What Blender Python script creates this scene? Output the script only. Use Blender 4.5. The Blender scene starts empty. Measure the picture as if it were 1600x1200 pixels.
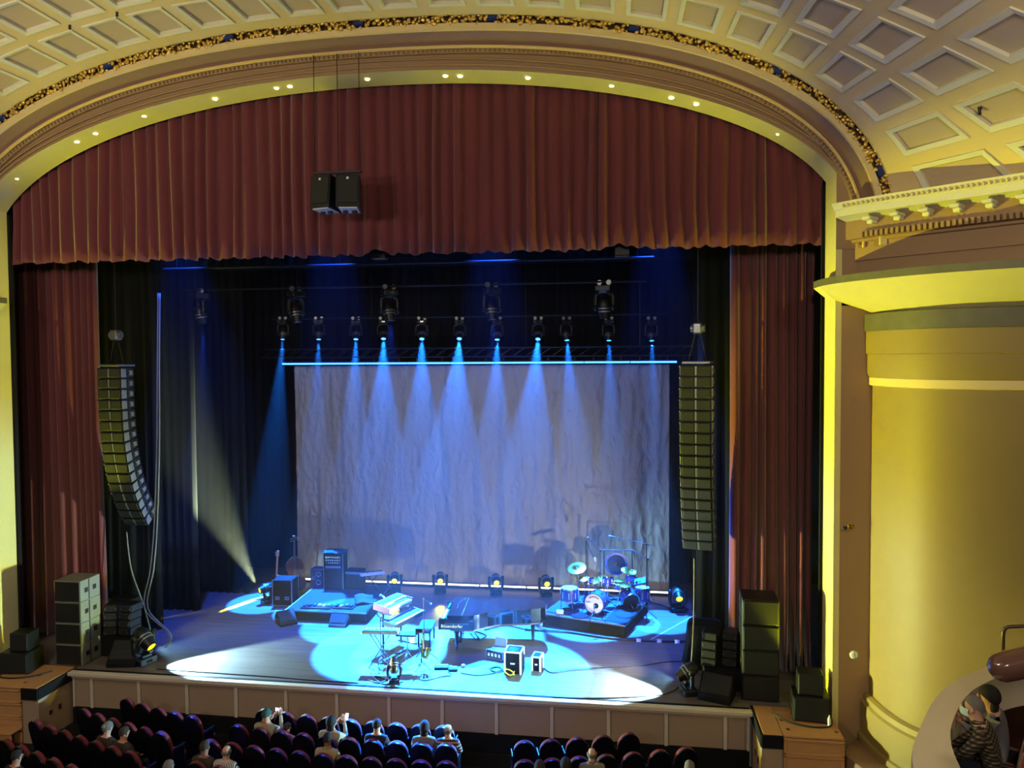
import bpy, math, random
from mathutils import Matrix, Vector
random.seed(7)
PI = math.pi
SC = bpy.context.scene
COL = SC.collection

# ------------------------------------------------------------------ camera
CAM = Vector((5.3645, -16.7379, 7.5992))
YAW, PIT, ROL = math.radians(8.3584), math.radians(2.0315), math.radians(-0.3691)
FPX = 1200.0
_w = Vector((-math.sin(YAW) * math.cos(PIT), math.cos(YAW) * math.cos(PIT), -math.sin(PIT)))
_r0 = Vector((math.cos(YAW), math.sin(YAW), 0))
_u0 = _r0.cross(_w)
_r = _r0 * math.cos(ROL) + _u0 * math.sin(ROL)
_u = -_r0 * math.sin(ROL) + _u0 * math.cos(ROL)
cd = bpy.data.cameras.new('camera')
cd.sensor_fit = 'HORIZONTAL'
cd.sensor_width = 36.0
cd.lens = 36.0 * FPX / 1600.0
cd.clip_end = 200
cam = bpy.data.objects.new('camera', cd)
COL.objects.link(cam)
cam.matrix_world = Matrix(((_r.x, _u.x, -_w.x, CAM.x), (_r.y, _u.y, -_w.y, CAM.y), (_r.z, _u.z, -_w.z, CAM.z), (0, 0, 0, 1)))
SC.camera = cam


def fz(x, y, z=0.0):
    """survey helper: where the sight line of a picture point meets the level z"""
    d = _w + _r * ((x - 800) / FPX) - _u * ((y - 600) / FPX)
    return CAM + d * ((z - CAM.z) / d.z)


def fy(x, y, Y):
    """survey helper: where the sight line meets the upright plane at depth Y"""
    d = _w + _r * ((x - 800) / FPX) - _u * ((y - 600) / FPX)
    return CAM + d * ((Y - CAM.y) / d.y)


# ------------------------------------------------------------------ view, world, lights
SC.view_settings.view_transform = 'Standard'
SC.view_settings.look = 'None'
SC.view_settings.exposure = 0.0
SC.view_settings.gamma = 1.0
SC.view_settings.use_curve_mapping = False
try:
    SC.cycles.use_denoising = True
    SC.cycles.max_bounces = 5
    SC.cycles.diffuse_bounces = 3
    SC.cycles.glossy_bounces = 2
    SC.cycles.volume_bounces = 0
    SC.cycles.transparent_max_bounces = 6
    SC.cycles.caustics_reflective = False
    SC.cycles.caustics_refractive = False
except Exception:
    pass
wd = bpy.data.worlds.new('house_dark')
SC.world = wd
wd.use_nodes = True
wd.node_tree.nodes['Background'].inputs[0].default_value = (0.9, 0.8, 0.62, 1)
wd.node_tree.nodes['Background'].inputs[1].default_value = 0.035


def aim(o, loc, tgt):
    o.location = loc
    o.rotation_euler = (Vector(tgt) - Vector(loc)).to_track_quat('-Z', 'Y').to_euler()


def spot(name, loc, tgt, col, power, deg, blend=0.4, rad=0.06, parent=None):
    l = bpy.data.lights.new(name, 'SPOT')
    l.color = col
    l.energy = power
    l.spot_size = math.radians(deg)
    l.spot_blend = blend
    l.shadow_soft_size = rad
    o = bpy.data.objects.new(name, l)
    COL.objects.link(o)
    aim(o, loc, tgt)
    if parent is not None:
        o.parent = parent
        o.matrix_parent_inverse = parent.matrix_world.inverted()
    return o


def point(name, loc, col, power, rad=0.3):
    l = bpy.data.lights.new(name, 'POINT')
    l.color = col
    l.energy = power
    l.shadow_soft_size = rad
    o = bpy.data.objects.new(name, l)
    COL.objects.link(o)
    o.location = loc
    return o


BLUE = (0.015, 0.085, 1.0)
CYAN = (0.02, 0.40, 1.0)
YEL = (0.95, 0.97, 0.025)
BEAM = (0.010, 0.19, 1.0)
WARM = (1.0, 0.88, 0.70)
# unseen fill points standing in for house lights; added to brighten ceiling and walls
for hx, hy, hz_, hp in ((-5, -13, 10.5, 1080), (5.5, -21, 10.5, 1650), (-5, -24, 10.5, 1250), (-7.5, -8.6, 10.8, 540), (11.0, -9.6, 10.8, 410)):
    point('house_fill_light', (hx, hy, hz_), WARM, hp, 0.6)

# ------------------------------------------------------------------ materials
MATS = {}


def lin(h):
    h = h.lstrip('#')
    out = []
    for i in (0, 2, 4):
        c = int(h[i:i + 2], 16) / 255.0
        out.append(c / 12.92 if c <= 0.04045 else ((c + 0.055) / 1.055) ** 2.4)
    return (*out, 1.0)


def mat(key, hexc, rough=0.6, metal=0.0, var=0.10, vscale=6.0, bump=0.0, bscale=30.0, emit=None, coat=0.0, spec=0.5, stretch=(1, 1, 1), sheen=0.0):
    if key in MATS:
        return MATS[key]
    m = bpy.data.materials.new(key)
    m.use_nodes = True
    nt = m.node_tree
    b = nt.nodes['Principled BSDF']
    c = lin(hexc)
    b.inputs['Base Color'].default_value = c
    b.inputs['Roughness'].default_value = rough
    b.inputs['Metallic'].default_value = metal
    b.inputs['Specular IOR Level'].default_value = spec
    b.inputs['Coat Weight'].default_value = coat
    if sheen:
        b.inputs['Sheen Weight'].default_value = sheen
        b.inputs['Sheen Roughness'].default_value = 0.4
    if emit:
        b.inputs['Emission Color'].default_value = lin(emit[0])
        b.inputs['Emission Strength'].default_value = emit[1]
    if var or bump:
        tc = nt.nodes.new('ShaderNodeTexCoord')
        mp = nt.nodes.new('ShaderNodeMapping')
        mp.inputs['Scale'].default_value = stretch
        nt.links.new(tc.outputs['Object'], mp.inputs['Vector'])
        nz = nt.nodes.new('ShaderNodeTexNoise')
        nz.inputs['Scale'].default_value = vscale
        nz.inputs['Detail'].default_value = 4
        nt.links.new(mp.outputs[0], nz.inputs['Vector'])
        if var:
            mx = nt.nodes.new('ShaderNodeMix')
            mx.data_type = 'RGBA'
            mx.inputs[6].default_value = tuple(max(0, v * (1 - var)) for v in c[:3]) + (1,)
            mx.inputs[7].default_value = tuple(min(1, v * (1 + var)) for v in c[:3]) + (1,)
            nt.links.new(nz.outputs['Fac'], mx.inputs[0])
            nt.links.new(mx.outputs[2], b.inputs['Base Color'])
        if bump:
            n2 = nt.nodes.new('ShaderNodeTexNoise')
            n2.inputs['Scale'].default_value = bscale
            n2.inputs['Detail'].default_value = 3
            nt.links.new(mp.outputs[0], n2.inputs['Vector'])
            bp = nt.nodes.new('ShaderNodeBump')
            bp.inputs['Strength'].default_value = bump
            bp.inputs['Distance'].default_value = 0.02
            nt.links.new(n2.outputs['Fac'], bp.inputs['Height'])
            nt.links.new(bp.outputs[0], b.inputs['Normal'])
    MATS[key] = m
    return m


mat('plaster_brown', '9a7a58', 0.7, var=0.06, vscale=2)
mat('plaster_dark', '83644e', 0.7, var=0.06, vscale=2)
mat('plaster_cream', 'd6bd86', 0.75, var=0.05, vscale=2)
mat('plaster_tan', 'bda682', 0.75, var=0.05, vscale=2)
mat('plaster_white', 'd6d0b8', 0.7, var=0.05, vscale=3)
mat('plaster_wall', '8c7640', 0.62, var=0.06, vscale=2.5, bump=0.08, bscale=8)
mat('plaster_reveal', 'd2c684', 0.65, var=0.05, vscale=2)
mat('gold_line', 'd9b871', 0.5, var=0.05)
mat('gilt', 'dcb75e', 0.3, metal=0.7, var=0.25, vscale=9)
mat('stone_band', '5d5848', 0.6, var=0.3, vscale=3)
mat('velvet_red', '6a3339', 0.85, var=0.18, vscale=5, stretch=(1, 1, 0.15), sheen=0.6, spec=0.2)
mat('drape_black', '0d0e11', 0.92, var=0.2, vscale=4, spec=0.15)
mat('black', '0c0c0e', 0.55, var=0.1)
mat('black_gloss', '07070a', 0.12, var=0.0, coat=0.6)
mat('black_matte', '121214', 0.85, var=0.15, spec=0.2)
mat('black_metal', '17181b', 0.42, metal=0.3, var=0.1)
mat('steel', '9a9ca2', 0.3, metal=0.9, var=0.1)
mat('chrome', 'd4d8e0', 0.14, metal=1.0, var=0.0)
mat('alu', '8b8e94', 0.4, metal=0.7, var=0.1)
mat('grille', '101111', 0.7, var=0.25, vscale=60)
mat('panel_tan', 'a08770', 0.6, var=0.06, vscale=1.5)
mat('trim_white', 'cabba8', 0.5, var=0.05)
mat('birch', 'b9885a', 0.5, var=0.2, vscale=5, stretch=(1, 6, 6))
mat('carpet_dark', '24242a', 0.95, var=0.2, vscale=20, spec=0.1)
mat('carpet_red', '3a1a1c', 0.95, var=0.25, vscale=25, spec=0.1)
mat('seat_shell', '0b0d16', 0.32, var=0.1)
mat('seat_red', '6e1220', 0.8, var=0.12, sheen=0.4)
mat('wood_dark', '3c2418', 0.35, var=0.2, vscale=8)
mat('white_key', 'e6e4da', 0.3, var=0.0)
mat('white_plastic', 'd9d9d4', 0.4, var=0.04)
mat('red_end', '8c1420', 0.4, var=0.05)
mat('brass', 'c79a45', 0.25, metal=1.0, var=0.06)
mat('cymbal', 'd1a94f', 0.24, metal=1.0, var=0.08, vscale=30)
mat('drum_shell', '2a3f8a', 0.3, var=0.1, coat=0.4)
mat('drum_head', 'd8d6cc', 0.5, var=0.04)
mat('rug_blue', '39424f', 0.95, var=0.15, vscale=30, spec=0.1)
mat('bass_wood', '5b2f16', 0.3, var=0.25, vscale=5, coat=0.4)
mat('cable', '0e0e11', 0.5, var=0.0)
mat('cable_grey', '62625a', 0.6, var=0.1)
mat('yellow_cable', 'c9a81a', 0.5, var=0.05)
mat('led_blue', '2f8cff', 0.4, var=0, emit=('2a62ff', 9.0))
mat('led_white', 'fff0d8', 0.4, var=0, emit=('fff0d2', 3.5))
mat('lens_blue', '3a90ff', 0.3, var=0, emit=('2a7cff', 14.0))
mat('lens_yellow', 'e8dc20', 0.3, var=0, emit=('e6dc10', 1.6))
mat('lens_dark', '10141c', 0.08, var=0, coat=0.8)
mat('downlight', 'fff2c0', 0.4, var=0, emit=('fff0b0', 7.0))
mat('jewel_blue', '1a2a6a', 0.15, var=0)


# ------------------------------------------------------------------ mesh helpers
class MB:
    def __init__(self):
        self.v, self.f, self.mi = [], [], []
        self.m = Matrix.Identity(4)
        self.cur = 0

    def add(self, vs, fs):
        o = len(self.v)
        self.v += [tuple(self.m @ Vector(p)) for p in vs]
        self.f += [tuple(i + o for i in q) for q in fs]
        self.mi += [self.cur] * len(fs)
        return self

    def box(self, c, s, rz=0.0, ch=0.0, M=None):
        x, y, z = s[0] / 2, s[1] / 2, s[2] / 2
        ch = min(ch, x * 0.9, y * 0.9, z * 0.9)
        T = Matrix.Translation(c) @ (M if M is not None else Matrix.Rotation(rz, 4, 'Z'))
        if ch <= 0:
            vs = [(a, b, d) for d in (-z, z) for a, b in ((-x, -y), (x, -y), (x, y), (-x, y))]
            fs = [(3, 2, 1, 0), (4, 5, 6, 7), (0, 1, 5, 4), (1, 2, 6, 5), (2, 3, 7, 6), (3, 0, 4, 7)]
        else:
            vs, fs, idx = [], [], {}
            for sx in (-1, 1):
                for sy in (-1, 1):
                    for sz in (-1, 1):
                        for ax in range(3):
                            p = [sx * (x - ch), sy * (y - ch), sz * (z - ch)]
                            p[ax] = (sx * x, sy * y, sz * z)[ax]
                            idx[(sx, sy, sz, ax)] = len(vs)
                            vs.append(tuple(p))
            def q(l):
                fs.append(tuple(l))
            for ax in range(3):
                o = [i for i in range(3) if i != ax]
                for sg in (-1, 1):
                    l = []
                    for a, b in ((-1, -1), (1, -1), (1, 1), (-1, 1)):
                        k = [0, 0, 0]
                        k[ax], k[o[0]], k[o[1]] = sg, a, b
                        l.append(idx[(*k, ax)])
                    q(l if (sg == 1) == (ax != 1) else l[::-1])
                for a in (-1, 1):
                    for b in (-1, 1):
                        l = []
                        for sg, first in ((-1, 0), (1, 1)):
                            k = [0, 0, 0]
                            k[ax], k[o[0]], k[o[1]] = sg, a, b
                            e = [idx[(*k, o[0])], idx[(*k, o[1])]]
                            l += e if first == 0 else e[::-1]
                        q(l)
            for sx in (-1, 1):
                for sy in (-1, 1):
                    for sz in (-1, 1):
                        q([idx[(sx, sy, sz, a)] for a in range(3)])
        return self.add([tuple(T @ Vector(p)) for p in vs], fs)

    def cyl(self, p0, p1, r0, r1=None, n=12, cap=True):
        p0, p1 = Vector(p0), Vector(p1)
        r1 = r0 if r1 is None else r1
        d = (p1 - p0).normalized()
        a = d.orthogonal().normalized()
        b = d.cross(a)
        vs = []
        for p, r in ((p0, r0), (p1, r1)):
            for i in range(n):
                t = 2 * PI * i / n
                vs.append(p + a * (r * math.cos(t)) + b * (r * math.sin(t)))
        fs = [(i, (i + 1) % n, n + (i + 1) % n, n + i) for i in range(n)]
        if cap:
            fs += [tuple(range(n))[::-1], tuple(range(n, 2 * n))]
        return self.add(vs, fs)

    def tube(self, pts, r, n=6, cap=True):
        pts = [Vector(p) for p in pts]
        rs = r if isinstance(r, (list, tuple)) else [r] * len(pts)
        vs, fs = [], []
        a = None
        for k, p in enumerate(pts):
            d = (pts[min(k + 1, len(pts) - 1)] - pts[max(k - 1, 0)])
            d = d.normalized() if d.length > 1e-9 else Vector((0, 0, 1))
            if a is None:
                a = d.orthogonal().normalized()
            else:
                a = (a - d * a.dot(d))
                a = a.normalized() if a.length > 1e-6 else d.orthogonal().normalized()
            b = d.cross(a)
            for i in range(n):
                t = 2 * PI * i / n
                vs.append(p + a * (rs[k] * math.cos(t)) + b * (rs[k] * math.sin(t)))
        for k in range(len(pts) - 1):
            for i in range(n):
                fs.append((k * n + i, k * n + (i + 1) % n, (k + 1) * n + (i + 1) % n, (k + 1) * n + i))
        if cap:
            fs += [tuple(range(n))[::-1], tuple(range((len(pts) - 1) * n, len(pts) * n))]
        return self.add(vs, fs)

    def lathe(self, prof, c=(0, 0, 0), n=16, M=None, arc=2 * PI):
        T = Matrix.Translation(c) @ (M if M is not None else Matrix.Identity(4))
        vs, fs = [], []
        closed = abs(arc - 2 * PI) < 1e-6
        cols = n if closed else n + 1
        for r, z in prof:
            for i in range(cols):
                t = arc * i / n
                vs.append(T @ Vector((max(r, 1e-5) * math.cos(t), max(r, 1e-5) * math.sin(t), z)))
        for k in range(len(prof) - 1):
            for i in range(n):
                j = (i + 1) % cols
                fs.append((k * cols + i, k * cols + j, (k + 1) * cols + j, (k + 1) * cols + i))
        return self.add(vs, fs)

    def sph(self, c, rx, ry=None, rz=None, nu=12, nv=8, M=None):
        ry = rx if ry is None else ry
        rz = rx if rz is None else rz
        T = Matrix.Translation(c) @ (M if M is not None else Matrix.Identity(4))
        vs, fs = [], []
        for k in range(nv + 1):
            p = PI * k / nv
            for i in range(nu):
                t = 2 * PI * i / nu
                s = max(math.sin(p), 1e-4)
                vs.append(T @ Vector((rx * s * math.cos(t), ry * s * math.sin(t), -rz * math.cos(p))))
        for k in range(nv):
            for i in range(nu):
                fs.append((k * nu + i, k * nu + (i + 1) % nu, (k + 1) * nu + (i + 1) % nu, (k + 1) * nu + i))
        return self.add(vs, fs)

    def prism(self, poly, z0, z1, M=None):
        T = M if M is not None else Matrix.Identity(4)
        n = len(poly)
        vs = [T @ Vector((x, y, z0)) for x, y in poly] + [T @ Vector((x, y, z1)) for x, y in poly]
        fs = [(i, (i + 1) % n, n + (i + 1) % n, n + i) for i in range(n)]
        fs += [tuple(range(n))[::-1], tuple(range(n, 2 * n))]
        return self.add(vs, fs)

    def grid(self, fn, nu, nv):
        vs = [fn(i / nu, j / nv) for j in range(nv + 1) for i in range(nu + 1)]
        fs = [(j * (nu + 1) + i, j * (nu + 1) + i + 1, (j + 1) * (nu + 1) + i + 1, (j + 1) * (nu + 1) + i) for j in range(nv) for i in range(nu)]
        return self.add(vs, fs)

    def strip(self, rows, close=False):
        n = len(rows[0])
        vs = [p for r in rows for p in r]
        fs = [(k * n + i, k * n + (i + 1) % n, (k + 1) * n + (i + 1) % n, (k + 1) * n + i) for k in range(len(rows) - 1) for i in range(n if close else n - 1)]
        return self.add(vs, fs)

    def build(self, name, mats, parent=None, smooth=None):
        me = bpy.data.meshes.new(name)
        me.from_pydata(self.v, [], self.f)
        for m in (mats if isinstance(mats, (list, tuple)) else [mats]):
            me.materials.append(MATS[m] if isinstance(m, str) else m)
        if any(self.mi):
            me.polygons.foreach_set('material_index', self.mi)
        if smooth:
            me.shade_smooth()
            if smooth is not True:
                me.set_sharp_from_angle(angle=math.radians(smooth))
        me.update()
        o = bpy.data.objects.new(name, me)
        COL.objects.link(o)
        if parent is not None:
            o.parent = parent
        return o


def tag(o, label=None, cat=None, group=None, kind=None):
    if label:
        o['label'] = label
    if cat:
        o['category'] = cat
    if group:
        o['group'] = group
    if kind:
        o['kind'] = kind
    return o


def thing(name, label, cat, loc=(0, 0, 0), rz=0.0, group=None):
    o = bpy.data.objects.new(name, None)
    o.empty_display_size = 0.2
    COL.objects.link(o)
    o.location = loc
    o.rotation_euler = (0, 0, rz)
    return tag(o, label, cat, group)


def struct(o):
    o['kind'] = 'structure'
    return o


def dup(src, loc=None, rz=None, label=None, group=None):
    def cp(o, par):
        c = o.copy()
        COL.objects.link(c)
        c.parent = par
        for ch in o.children:
            if ch.type in ('MESH', 'EMPTY'):
                cp(ch, c)
        return c
    r = cp(src, None)
    if loc is not None:
        r.location = loc
    if rz is not None:
        r.rotation_euler = (0, 0, rz)
    if label:
        r['label'] = label
    if group:
        r['group'] = group
    return r


def RX(a):
    return Matrix.Rotation(a, 4, 'X')


def RY(a):
    return Matrix.Rotation(a, 4, 'Y')


def RZ(a):
    return Matrix.Rotation(a, 4, 'Z')


def T(x, y=0, z=0):
    return Matrix.Translation((x, y, z) if not isinstance(x, (tuple, Vector)) else x)


# ------------------------------------------------------------------ stage floor, apron and house floor
def wood_floor():
    m = bpy.data.materials.new('stage_boards')
    m.use_nodes = True
    nt = m.node_tree
    b = nt.nodes['Principled BSDF']
    tc = nt.nodes.new('ShaderNodeTexCoord')
    br = nt.nodes.new('ShaderNodeTexBrick')
    br.inputs['Scale'].default_value = 1.0
    br.inputs['Brick Width'].default_value = 2.4
    br.inputs['Row Height'].default_value = 0.085
    br.inputs['Mortar Size'].default_value = 0.003
    br.inputs['Color1'].default_value = lin('80746c')
    br.inputs['Color2'].default_value = lin('726660')
    br.inputs['Mortar'].default_value = lin('4a3c30')
    nt.links.new(tc.outputs['Object'], br.inputs['Vector'])
    nz = nt.nodes.new('ShaderNodeTexNoise')
    mp = nt.nodes.new('ShaderNodeMapping')
    mp.inputs['Scale'].default_value = (0.35, 3.5, 1)
    nt.links.new(tc.outputs['Object'], mp.inputs[0])
    nt.links.new(mp.outputs[0], nz.inputs['Vector'])
    nz.inputs['Scale'].default_value = 3.0
    nz.inputs['Detail'].default_value = 5
    mx = nt.nodes.new('ShaderNodeMix')
    mx.data_type = 'RGBA'
    mx.blend_type = 'MULTIPLY'
    mx.inputs[0].default_value = 0.45
    nt.links.new(br.outputs['Color'], mx.inputs[6])
    nt.links.new(nz.outputs['Fac'], mx.inputs[7])
    nt.links.new(mx.outputs[2], b.inputs['Base Color'])
    b.inputs['Roughness'].default_value = 0.45
    b.inputs['Specular IOR Level'].default_value = 0.4
    MATS['stage_boards'] = m


wood_floor()
mb = MB()
mb.box((0, 5.05, -0.06), (24.4, 9.1, 0.12))
mb.box((0, 0.275, -0.06), (16.06, 0.45, 0.12))
tag(struct(mb.build('stage_floor', 'stage_boards')), 'worn wooden stage floor boards lit blue', 'stage')

front = struct(MB().box((0, 0.12, -0.73), (16.0, 0.12, 1.2)).build('wall_stage_front', 'panel_tan'))
MB().box((0, -0.02, -0.045), (16.1, 0.19, 0.09), ch=0.012).build('stage_lip', 'trim_white', front)
MB().box((0, 0.02, -0.14), (16.02, 0.1, 0.055), ch=0.01).build('top_rail', 'trim_white', front)
MB().box((0, 0.03, -1.11), (16.0, 0.07, 0.42)).build('base_strip', 'black_matte', front)
MB().box((0, 0.09, -0.0), (16.0, 0.08, 0.012)).build('edge_strip', 'black_matte', front)
edges = [-7.5 + 1.25 * i for i in range(13)]
for x in edges + [-7.98, 7.98]:
    w = 0.085 if abs(x) < 7.6 else 0.05
    MB().box((x, 0.035, -0.53), (w, 0.07, 0.74), ch=0.012).build('stile', 'trim_white', front)
bounds = [-7.96] + edges + [7.96]
for a, b in zip(bounds[:-1], bounds[1:]):
    MB().box(((a + b) / 2, 0.055, -0.53), (b - a - 0.09, 0.03, 0.73), ch=0.008).build('panel', 'panel_tan', front)

struct(MB().box((0, -9, -1.36), (44, 18.4, 0.08)).build('floor', 'carpet_dark'))
MB().box((0, -0.35, -1.317), (16, 0.5, 0.006)).build('skirting_strip', 'black_matte', bpy.data.objects['floor'])

# ------------------------------------------------------------------ proscenium: jambs, arch mouldings
X0 = -0.2
NA = 96


def sup(a, b, zs, n, k, N=NA):
    ph = PI * k / N
    c, s = math.cos(ph), math.sin(ph)
    return (X0 + a * math.copysign(abs(c) ** (2 / n), c), zs + b * abs(s) ** (2 / n))


OPEN = dict(a=10.2, b=3.65, zs=10.25, n=2.1)
GOLD = dict(a=10.32, b=4.55, zs=9.75, n=2.4)
FOLI = dict(a=10.8, b=5.06, zs=9.75, n=2.4)
HW = 9.84           # half width of the opening
# opening curve, clipped by the jambs
open_pts = []
for k in range(0, 401):
    x, z = sup(k=k, N=400, **OPEN)
    if abs(x - X0) <= HW + 1e-6:
        open_pts.append((x, z))
zk = open_pts[0][1]
open_pts = [(X0 + HW, zk)] + open_pts[::3] + [(X0 - HW, open_pts[-1][1])]
pros = struct(MB().strip([[(x, -0.15, z) for x, z in open_pts], [(x, 0.7, z) for x, z in open_pts]]).build('wall_proscenium', 'plaster_reveal', smooth=25))
for s in (1, -1):
    x = X0 + s * HW
    MB().box((x + s * 0.06, 0.275, (zk - 1.1) / 2), (0.12, 0.85, zk + 1.1)).build('jamb', 'plaster_reveal', pros)


def lerp_arch(d1, d2, f):
    return {k: d1[k] + (d2[k] - d1[k]) * f for k in d1}


def arch_at(u, k):
    """u in 0..1 gold line to foliage, u<0 towards the opening"""
    return sup(k=k, **lerp_arch(GOLD, FOLI, u))


def band(name, matn, prof, smooth=40, k0=0, k1=NA):
    rows = []
    for u, y in prof:
        rows.append([(arch_at(u, k)[0], y, arch_at(u, k)[1]) for k in range(k0, k1 + 1)])
    return MB().strip(rows).build(name, matn, pros, smooth=smooth)


# inner field between the opening's edge and the bead (fills the spandrels down to the cornice)
rows_a = [(arch_at(-0.2, k)[0], -0.17, arch_at(-0.2, k)[1]) for k in range(NA + 1)]


def nearest_open(x, z):
    if abs(x - X0) >= HW or z < zk:
        return (X0 + math.copysign(HW, x - X0), -0.15, min(z, zk))
    i = min(range(len(open_pts)), key=lambda j: (open_pts[j][0] - x) ** 2 + (open_pts[j][1] - z) ** 2)
    return (open_pts[i][0], -0.15, open_pts[i][1])


rows_o = [nearest_open(p[0], p[2]) for p in rows_a]
MB().strip([rows_o, rows_a]).build('arch_field', 'plaster_brown', pros, smooth=40)
# two fine fillets that follow the opening
for off, y in ((0.10, -0.19), (0.22, -0.21)):
    pts = []
    for k in range(0, 201):
        x, z = sup(k=k, N=200, a=OPEN['a'] + off * 0.5, b=OPEN['b'] + off, zs=OPEN['zs'], n=OPEN['n'])
        if abs(x - X0) < HW + 0.02:
            pts.append((x, y, z))
    MB().tube(pts, 0.022, 5).build('arch_fillet', 'plaster_brown', pros, smooth=True)
band('bead_band', 'plaster_brown', [(-0.2, -0.17), (-0.18, -0.25), (-0.05, -0.28), (-0.05, -0.33)])
band('gold_fillet', 'gold_line', [(-0.05, -0.33), (-0.02, -0.38), (0.04, -0.38), (0.06, -0.34)])
band('dark_band', 'plaster_dark', [(0.06, -0.34), (0.25, -0.40), (0.42, -0.56), (0.44, -0.60)])
band('cream_band', 'plaster_cream', [(0.44, -0.60), (0.46, -0.66), (0.70, -0.68), (0.72, -0.64)])
band('garland_ground', 'wood_dark', [(0.72, -0.64), (0.74, -0.62), (0.98, -0.62), (1.0, -0.7)])
# egg-and-dart bead: fine ornament along the arch
mb = MB()
prevd = 0
L = 0
pp = None
for k in range(0, 1601):
    x, z = sup(k=k, N=1600, **lerp_arch(GOLD, FOLI, -0.12))
    if pp is not None:
        L += math.hypot(x - pp[0], z - pp[1])
    pp = (x, z)
    if L - prevd > 0.09:
        prevd = L
        mb.sph((x, -0.285, z), 0.03, 0.025, 0.035, 6, 4)
tag(mb.build('bead_ornament', 'plaster_dark', pros, smooth=True), kind='stuff')


def garland(mb, mbj, curve, yfun, xs=0.0):
    """gilded leaves and fruit wound along an arch; blue jewels at intervals"""
    L, prev, pp, nxt = 0, 0, None, 1.4
    for k in range(0, 2401):
        x, z = curve(k, 2400)
        if pp is not None:
            L += math.hypot(x - pp[0], z - pp[1])
            tx, tz = x - pp[0], z - pp[1]
        else:
            tx, tz = 0, 1
        pp = (x, z)
        if L - prev < 0.062:
            continue
        prev = L
        ll = math.hypot(tx, tz) or 1
        nx, nz = -tz / ll, tx / ll
        y = yfun(x, z)
        if L > nxt:
            nxt += 2.95
            mbj.box((x, y - 0.05, z), (0.24, 0.08, 0.12), M=RY(-math.atan2(tz, tx)), ch=0.03)
            continue
        for j in range(3):
            o = random.uniform(-0.1, 0.1)
            a = random.uniform(0, 2 * PI)
            M = RY(a) @ RX(random.uniform(-0.8, 0.8))
            s = random.uniform(0.035, 0.065)
            mb.sph((x + nx * o + random.uniform(-.03, .03), y - random.uniform(0.01, 0.08), z + nz * o), s, s * 0.45, s * 0.75, 6, 4, M)


mbg, mbj = MB(), MB()
garland(mbg, mbj, lambda k, N: sup(k=k, N=N, **lerp_arch(GOLD, FOLI, 0.87)), lambda x, z: -0.64)
tag(mbg.build('gilded_garland', 'gilt', pros, smooth=True), kind='stuff')
mbj.build('jewel_row', 'jewel_blue', pros)
# small downlights in the arch soffit
for px, py in ((25, 278), (120, 222), (149, 210), (225, 182), (336, 154), (432, 140), (453, 136), (574, 124), (696, 121), (719, 121), (825, 123), (956, 137), (1049, 158), (1088, 168), (1217, 218)):
    p = fy(px, py, 0.2)
    q = min(open_pts, key=lambda o: abs(o[0] - p.x))
    o = MB().cyl((0, 0, 0), (0, 0, -0.02), 0.055, 0.05, 10).build('soffit_downlight', 'downlight', pros)
    o.location = (p.x, 0.2, q[1] - 0.005)

# ------------------------------------------------------------------ coffered vault
FL = FOLI
tab = []
Lc = 0.0
for k in range(0, 4001):
    x, z = sup(k=k, N=4000, **FL)
    if tab:
        Lc += math.hypot(x - tab[-1][1], z - tab[-1][2])
    tab.append((Lc, x, z))
LTOT = Lc
import bisect
tl = [t[0] for t in tab]


def vault(l, t):
    l = min(max(l, 0), LTOT)
    i = min(max(bisect.bisect(tl, l), 1), len(tab) - 1)
    (l0, x0, z0), (l1, x1, z1) = tab[i - 1], tab[i]
    f = (l - l0) / max(l1 - l0, 1e-9)
    x, z = x0 + (x1 - x0) * f, z0 + (z1 - z0) * f
    q = min(max((z - FL['zs']) / FL['b'], 0), 1)
    k = 0.66 * ((1 - q) / 0.7) ** 2.2
    return Vector((x + math.copysign(k * t, x - X0), -0.7 - t, z))


def vnorm(l, t):
    a = vault(l + 0.02, t) - vault(l - 0.02, t)
    b = vault(l, t + 0.02) - vault(l, t - 0.02)
    n = a.cross(b).normalized()
    c = Vector((X0, -3, 9)) - vault(l, t)
    return n if n.dot(c) < 0 else -n      # points away from the room


half = [1.15, 1.9, 2.7, 3.5, 4.35, 5.25] + [6.2 + 1.0045 * i for i in range(7)]
cen = half + [LTOT / 2] + [LTOT - h for h in half[::-1]]
lb = [0.72] + [(a + b) / 2 for a, b in zip(cen[:-1], cen[1:])] + [LTOT - 0.72]
tb = [0.32, 1.72, 3.08, 4.40, 5.7]
ceil = MB()


def ring(mb, outer, inner, n=6):
    """quads between two closed rectangular loops of equal count"""
    m = len(outer)
    mb.add(outer + inner, [(i, (i + 1) % m, m + (i + 1) % m, m + i) for i in range(m)])


def loop(l0, l1, t0, t1, d=0.0, n=4):
    pts = []
    for i in range(n):
        pts.append((l0 + (l1 - l0) * i / n, t0))
    for i in range(n):
        pts.append((l1, t0 + (t1 - t0) * i / n))
    for i in range(n):
        pts.append((l1 - (l1 - l0) * i / n, t1))
    for i in range(n):
        pts.append((l0, t1 - (t1 - t0) * i / n))
    out = []
    for l, t in pts:
        p = vault(l, t)
        if d:
            p = p + vnorm(l, t) * d
        out.append(tuple(p))
    return out


coffers = []
for j in range(len(tb) - 1):
    for i in range(len(cen)):
        l0, l1, t0, t1 = lb[i], lb[i + 1], tb[j], tb[j + 1]
        gl, gt = 0.11, 0.15
        il0, il1, it0, it1 = l0 + gl, l1 - gl, t0 + gt, t1 - gt
        ring(ceil, loop(l0, l1, t0, t1), loop(il0, il1, it0, it1))
        coffers.append((il0, il1, it0, it1))
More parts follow.
